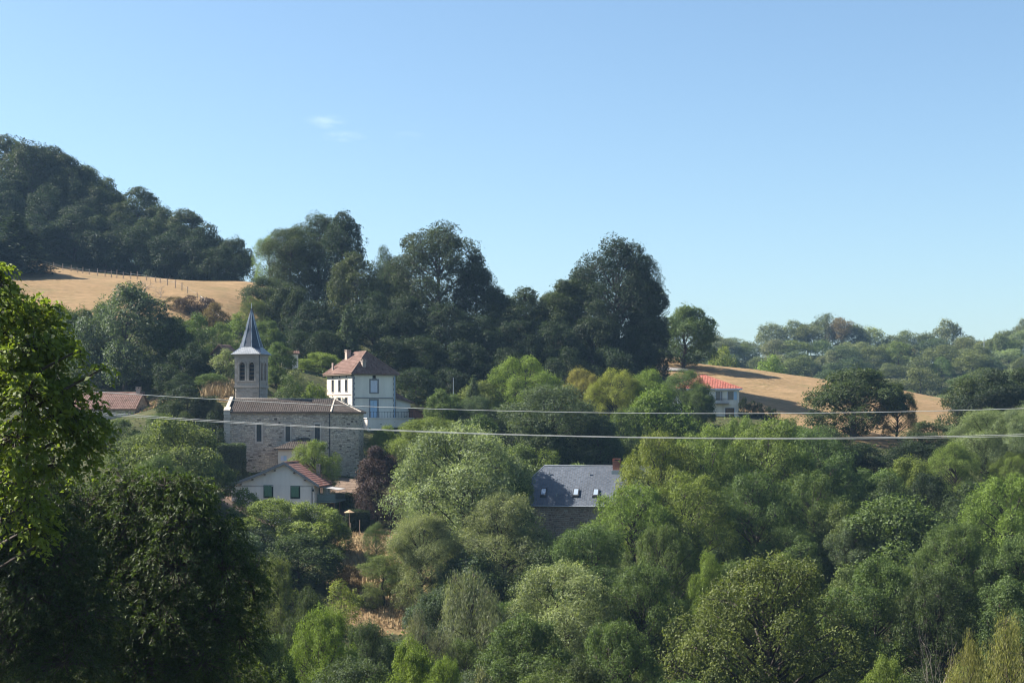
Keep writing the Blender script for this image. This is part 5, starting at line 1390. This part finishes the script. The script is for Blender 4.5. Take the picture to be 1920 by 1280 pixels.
hedge(650, 690, 958, 186, 2.0, 'deep', 'dark shadowed hedge under the purple-leaved tree', H=3.0)

# ------------------------------------------------------------------ fences, poles, wires, small things
fpts = [(100,334),(118,333),(133,332),(145,331),(155,330),(167,329),(183,328),(197,327),(209,326),(219,325),(231,324),(245,323),(257,321),(275,318),(291,315),(300,313),(314,310),(329,306),(341,302),(352,298),(370,294)]
fx = [(X_(a, Y), Y) for a, Y in fpts]
fe = empty('field_fence', (fx[0][0], fx[0][1], ground(*fx[0])), 0, 'line of weathered wooden fence posts along the edge of the left field', 'fence')
o0 = Vector(fe.location)
for x, y in fx:
    h = random.uniform(1.15, 1.55); tl_ = random.uniform(-.08, .08); p = Vector((x, y, ground(x, y))) - o0
    MB().tube([p + Vector((0, 0, -.3)), p + Vector((tl_, 0, h))], [.10, .085], 6).build('post', M_post, fe)
for hh in (.95,):
    MB().tube([Vector((x, y, ground(x, y) + hh)) - o0 for x, y in fx], .006, 4).build('wire', M_zinc, fe)
rp = [(376, 292), (392, 289), (408, 286), (424, 284), (436, 282)]
rx = [(X_(a, Y), Y) for a, Y in rp]
re_ = empty('rail_fence', (rx[0][0], rx[0][1], ground(*rx[0])), 0, 'pale wooden rail fence going down the slope above the church', 'fence'); o0 = Vector(re_.location)
for x, y in rx:
    p = Vector((x, y, ground(x, y))) - o0; MB().tube([p + Vector((0, 0, -.3)), p + Vector((0, 0, 1.3))], .07, 6).build('post', M_post, re_)
for hh in (.6, 1.15):
    MB().tube([Vector((x, y, ground(x, y) + hh)) - o0 for x, y in rx], .05, 5).build('rail', M_cable, re_)
def pole(name, px, Y, ytop, rad, m_, label, cat, arm=0.):
    x = X_(px, Y); g = ground(x, Y); h = Z_(ytop, Y) - g
    e = empty(name, (x, Y, g), 0, label, cat)
    MB().tube([(0, 0, -.5), (0, 0, h * .5), (0, 0, h)], [rad * 1.2, rad, rad * .75], 8).build('shaft', m_, e)
    if arm: MB().tube([(0, 0, h - .1), (arm * .6, 0, h + .1), (arm, 0, h)], rad * .5, 6).build('arm', m_, e)
    return e, h
pole('lamp_post', 850, 244, 708, .07, M_zinc, 'thin pale lamp pole right of the cream house', 'lamp post')
pole('mast', 1845, 640, 632, .16, M_zinc, 'thin pale mast standing among trees on the distant right ridge', 'mast')
for px, Y, h, lb in ((657, 181, 1.9, 'thin wooden stake at the top of the dry grass patch, left one'), (674, 183, 2.0, 'thin wooden stake at the top of the dry grass patch, right one')):
    x = X_(px, Y); e = empty('garden_stake', (x, Y, ground(x, Y)), 0, lb, 'stake'); MB().tube([(0, 0, -.3), (.03, 0, h)], [.05, .04], 5).build('shaft', M_post, e)
# tan parasol beside the dark hedge
px_, Yp = 655, 184.5; xp = X_(px_, Yp); gp = ground(xp, Yp); hp_ = Z_(955, Yp) - gp
pa = empty('garden_parasol', (xp, Yp, gp), 0, 'tan garden parasol on a pole beside the dark hedge', 'parasol')
MB().tube([(0, 0, -.2), (0, 0, hp_)], .04, 6).build('pole', M_post, pa)
cnp = MB(); n8 = 8
for k in range(n8):
    a0, a1 = 2 * math.pi * k / n8, 2 * math.pi * (k + 1) / n8
    cnp.prism([(0, 0, hp_), (.62 * math.cos(a0), .62 * math.sin(a0), hp_ - .34), (.62 * math.cos(a1), .62 * math.sin(a1), hp_ - .34)], (0, 0, .02))
cnp.build('canopy', M_tan, pa)

# overhead cables crossing the valley between two poles outside the frame
YL, pxl, pxr = 70.0, -420, 2560
def wpt(px, y0, k, xv): return Vector((X_(px, YL), YL, Z_(y0 - k * (px - xv) ** 2, YL)))
cables = [(775.0, 2.97e-5, 1350, .0135, 'upper of the pale overhead cables crossing the photo'), (821.0, 3.05e-5, 1440, .0135, 'middle pale overhead cable, the higher of the close pair'),
          (822.6, 2.75e-5, 1480, .012, 'lowest pale overhead cable, the lower of the close pair')]
ends = {}
for i, (y0, k, xv, rd, lb) in enumerate(cables):
    dy = (-.12, .0, .15)[i]
    pth = [wpt(px, y0, k, xv) + Vector((0, dy, 0)) for px in np.linspace(pxl, pxr, 90)]
    e = empty('overhead_cable', pth[0], 0, lb, 'cable', 'overhead cables crossing the valley')
    o0 = pth[0]; tb_ = MB(); tb_.tube([p - o0 for p in pth], rd, 6); tb_.build('cable', M_cable, e, smooth=True)
    ends.setdefault('l', []).append(pth[0]); ends.setdefault('r', []).append(pth[-1])
for s_k, lb in (('l', 'wooden utility pole carrying the cables beyond the left frame edge'), ('r', 'wooden utility pole carrying the cables beyond the right frame edge')):
    p = ends[s_k][0]; g = ground(p.x, YL); top = max(q.z for q in ends[s_k]) + .5 - g
    e = empty('utility_pole', (p.x, YL, g), 0, lb, 'utility pole')
    MB().tube([(0, 0, -1), (0, 0, top)], [.18, .11], 8).build('shaft', M_wood, e)
    for q in ends[s_k]: MB().tube([(0, -.3, q.z - g), (0, .3, q.z - g)], .05, 6).build('bracket', M_zinc, e)

# ------------------------------------------------------------------ grass and undergrowth nobody could count
r = np.random.default_rng(5)
def scatter_poly(poly, n):
    P_ = np.array(poly); lo, hi = P_.min(0), P_.max(0); q = r.uniform(lo, hi, (n * 3, 2)); q = q[inpoly(q[:, 0], q[:, 1], poly)]; return q[:n]
def grass(name, q, hmin, hmax, wd, col, label, lean=.35):
    z = ground_np(q[:, 0], q[:, 1]); n = len(q); h = r.uniform(hmin, hmax, n); a = r.uniform(0, math.pi, n)
    dx, dy = np.cos(a) * wd * .5, np.sin(a) * wd * .5; lx, ly = r.normal(0, lean, n) * h, r.normal(0, lean, n) * h
    B = np.stack([q[:, 0], q[:, 1], z], -1)
    V = np.stack([B + np.stack([-dx, -dy, -.1 + 0 * h], -1), B + np.stack([dx, dy, -.1 + 0 * h], -1), B + np.stack([lx + dx * .3, ly + dy * .3, h], -1), B + np.stack([lx - dx * .3, ly - dy * .3, h], -1)], 1).reshape(-1, 3)
    me = raw_mesh(name, V, np.arange(len(V)).reshape(-1, 4), r.normal(0, .28, n)); me.materials.append(M_straw)
    o = bpy.data.objects.new(name, me); link(o); o.color = (*col, 1); tag(o, label, 'grass', kind='stuff'); return o
qs_ = np.concatenate([scatter_poly(FIELDS['bank'], 2500), scatter_poly(FIELDS['barn'], 2500)])
grass('dry_grass', qs_, .04, .13, .30, (.33, .25, .145), 'short dry golden grass on the bank beside the church and by the barn')
grass('dry_grass', scatter_poly(FIELDS['patch'], 9000), .10, .38, .14, (.33, .25, .145), 'short dry grass on the patch below the white house')
grass('tall_dry_grass', scatter_poly(pxpoly([(378, 236), (438, 236), (438, 222), (378, 222)]), 2600), .5, 1.3, .12, (.36, .27, .155), 'tall straw-coloured grass on the bank left of the belfry', .25)
grass('tall_dry_grass', scatter_poly(pxpoly([(1195, 348), (1275, 348), (1275, 342), (1195, 342)]), 1500), .5, 1.4, .16, (.38, .28, .16), 'tall straw-coloured grass beside the lane behind the lone tree', .25)
uq = np.stack([r.uniform(-90, 105, 42000), r.uniform(45, 275, 42000)], -1)
msk = np.abs(uq[:, 0]) < uq[:, 1] * .36 + 4
for k_ in ('patch', 'bank', 'right', 'left', 'barn', 'slope'): msk &= ~inpoly(uq[:, 0], uq[:, 1], FIELDS[k_])
msk &= ~inpoly(uq[:, 0], uq[:, 1], SOIL); uq = uq[msk]
zz = ground_np(uq[:, 0], uq[:, 1]); n = len(uq)
C = np.stack([uq[:, 0], uq[:, 1], zz + r.random(n) ** 1.5 * 1.1], -1)
um = crown_mesh('undergrowth', C, r.normal(0, .5, (n, 3)) + [0, 0, .8], r.normal(0, 1, (n, 3)), r.uniform(.25, .6, n), r.uniform(.15, .35, n), r.normal(0, .25, n)); um.materials.append(M_leaf)
uo = bpy.data.objects.new('undergrowth', um); link(uo); uo.color = (*G['mid'], 1); tag(uo, 'low green undergrowth covering the valley floor between the trees', 'undergrowth', kind='stuff')

# ------------------------------------------------------------------ the air over the valley
hz_ = MB(); hz_.box(-1560, 1560, -440, 1660, -29.5, 84)
hm = bpy.data.materials.new('haze_air'); hm.use_nodes = True; hn = hm.node_tree.nodes
hn.remove(hn['Principled BSDF'])
pv = hn.new('ShaderNodeVolumePrincipled'); pv.inputs['Color'].default_value = (.40, .66, 1.0, 1); pv.inputs['Density'].default_value = 0.00010; pv.inputs['Anisotropy'].default_value = .25
hm.node_tree.links.new(pv.outputs[0], hn['Material Output'].inputs['Volume'])
tag(hz_.build('haze', hm), 'thin blue summer haze filling the valley', 'haze', kind='stuff')
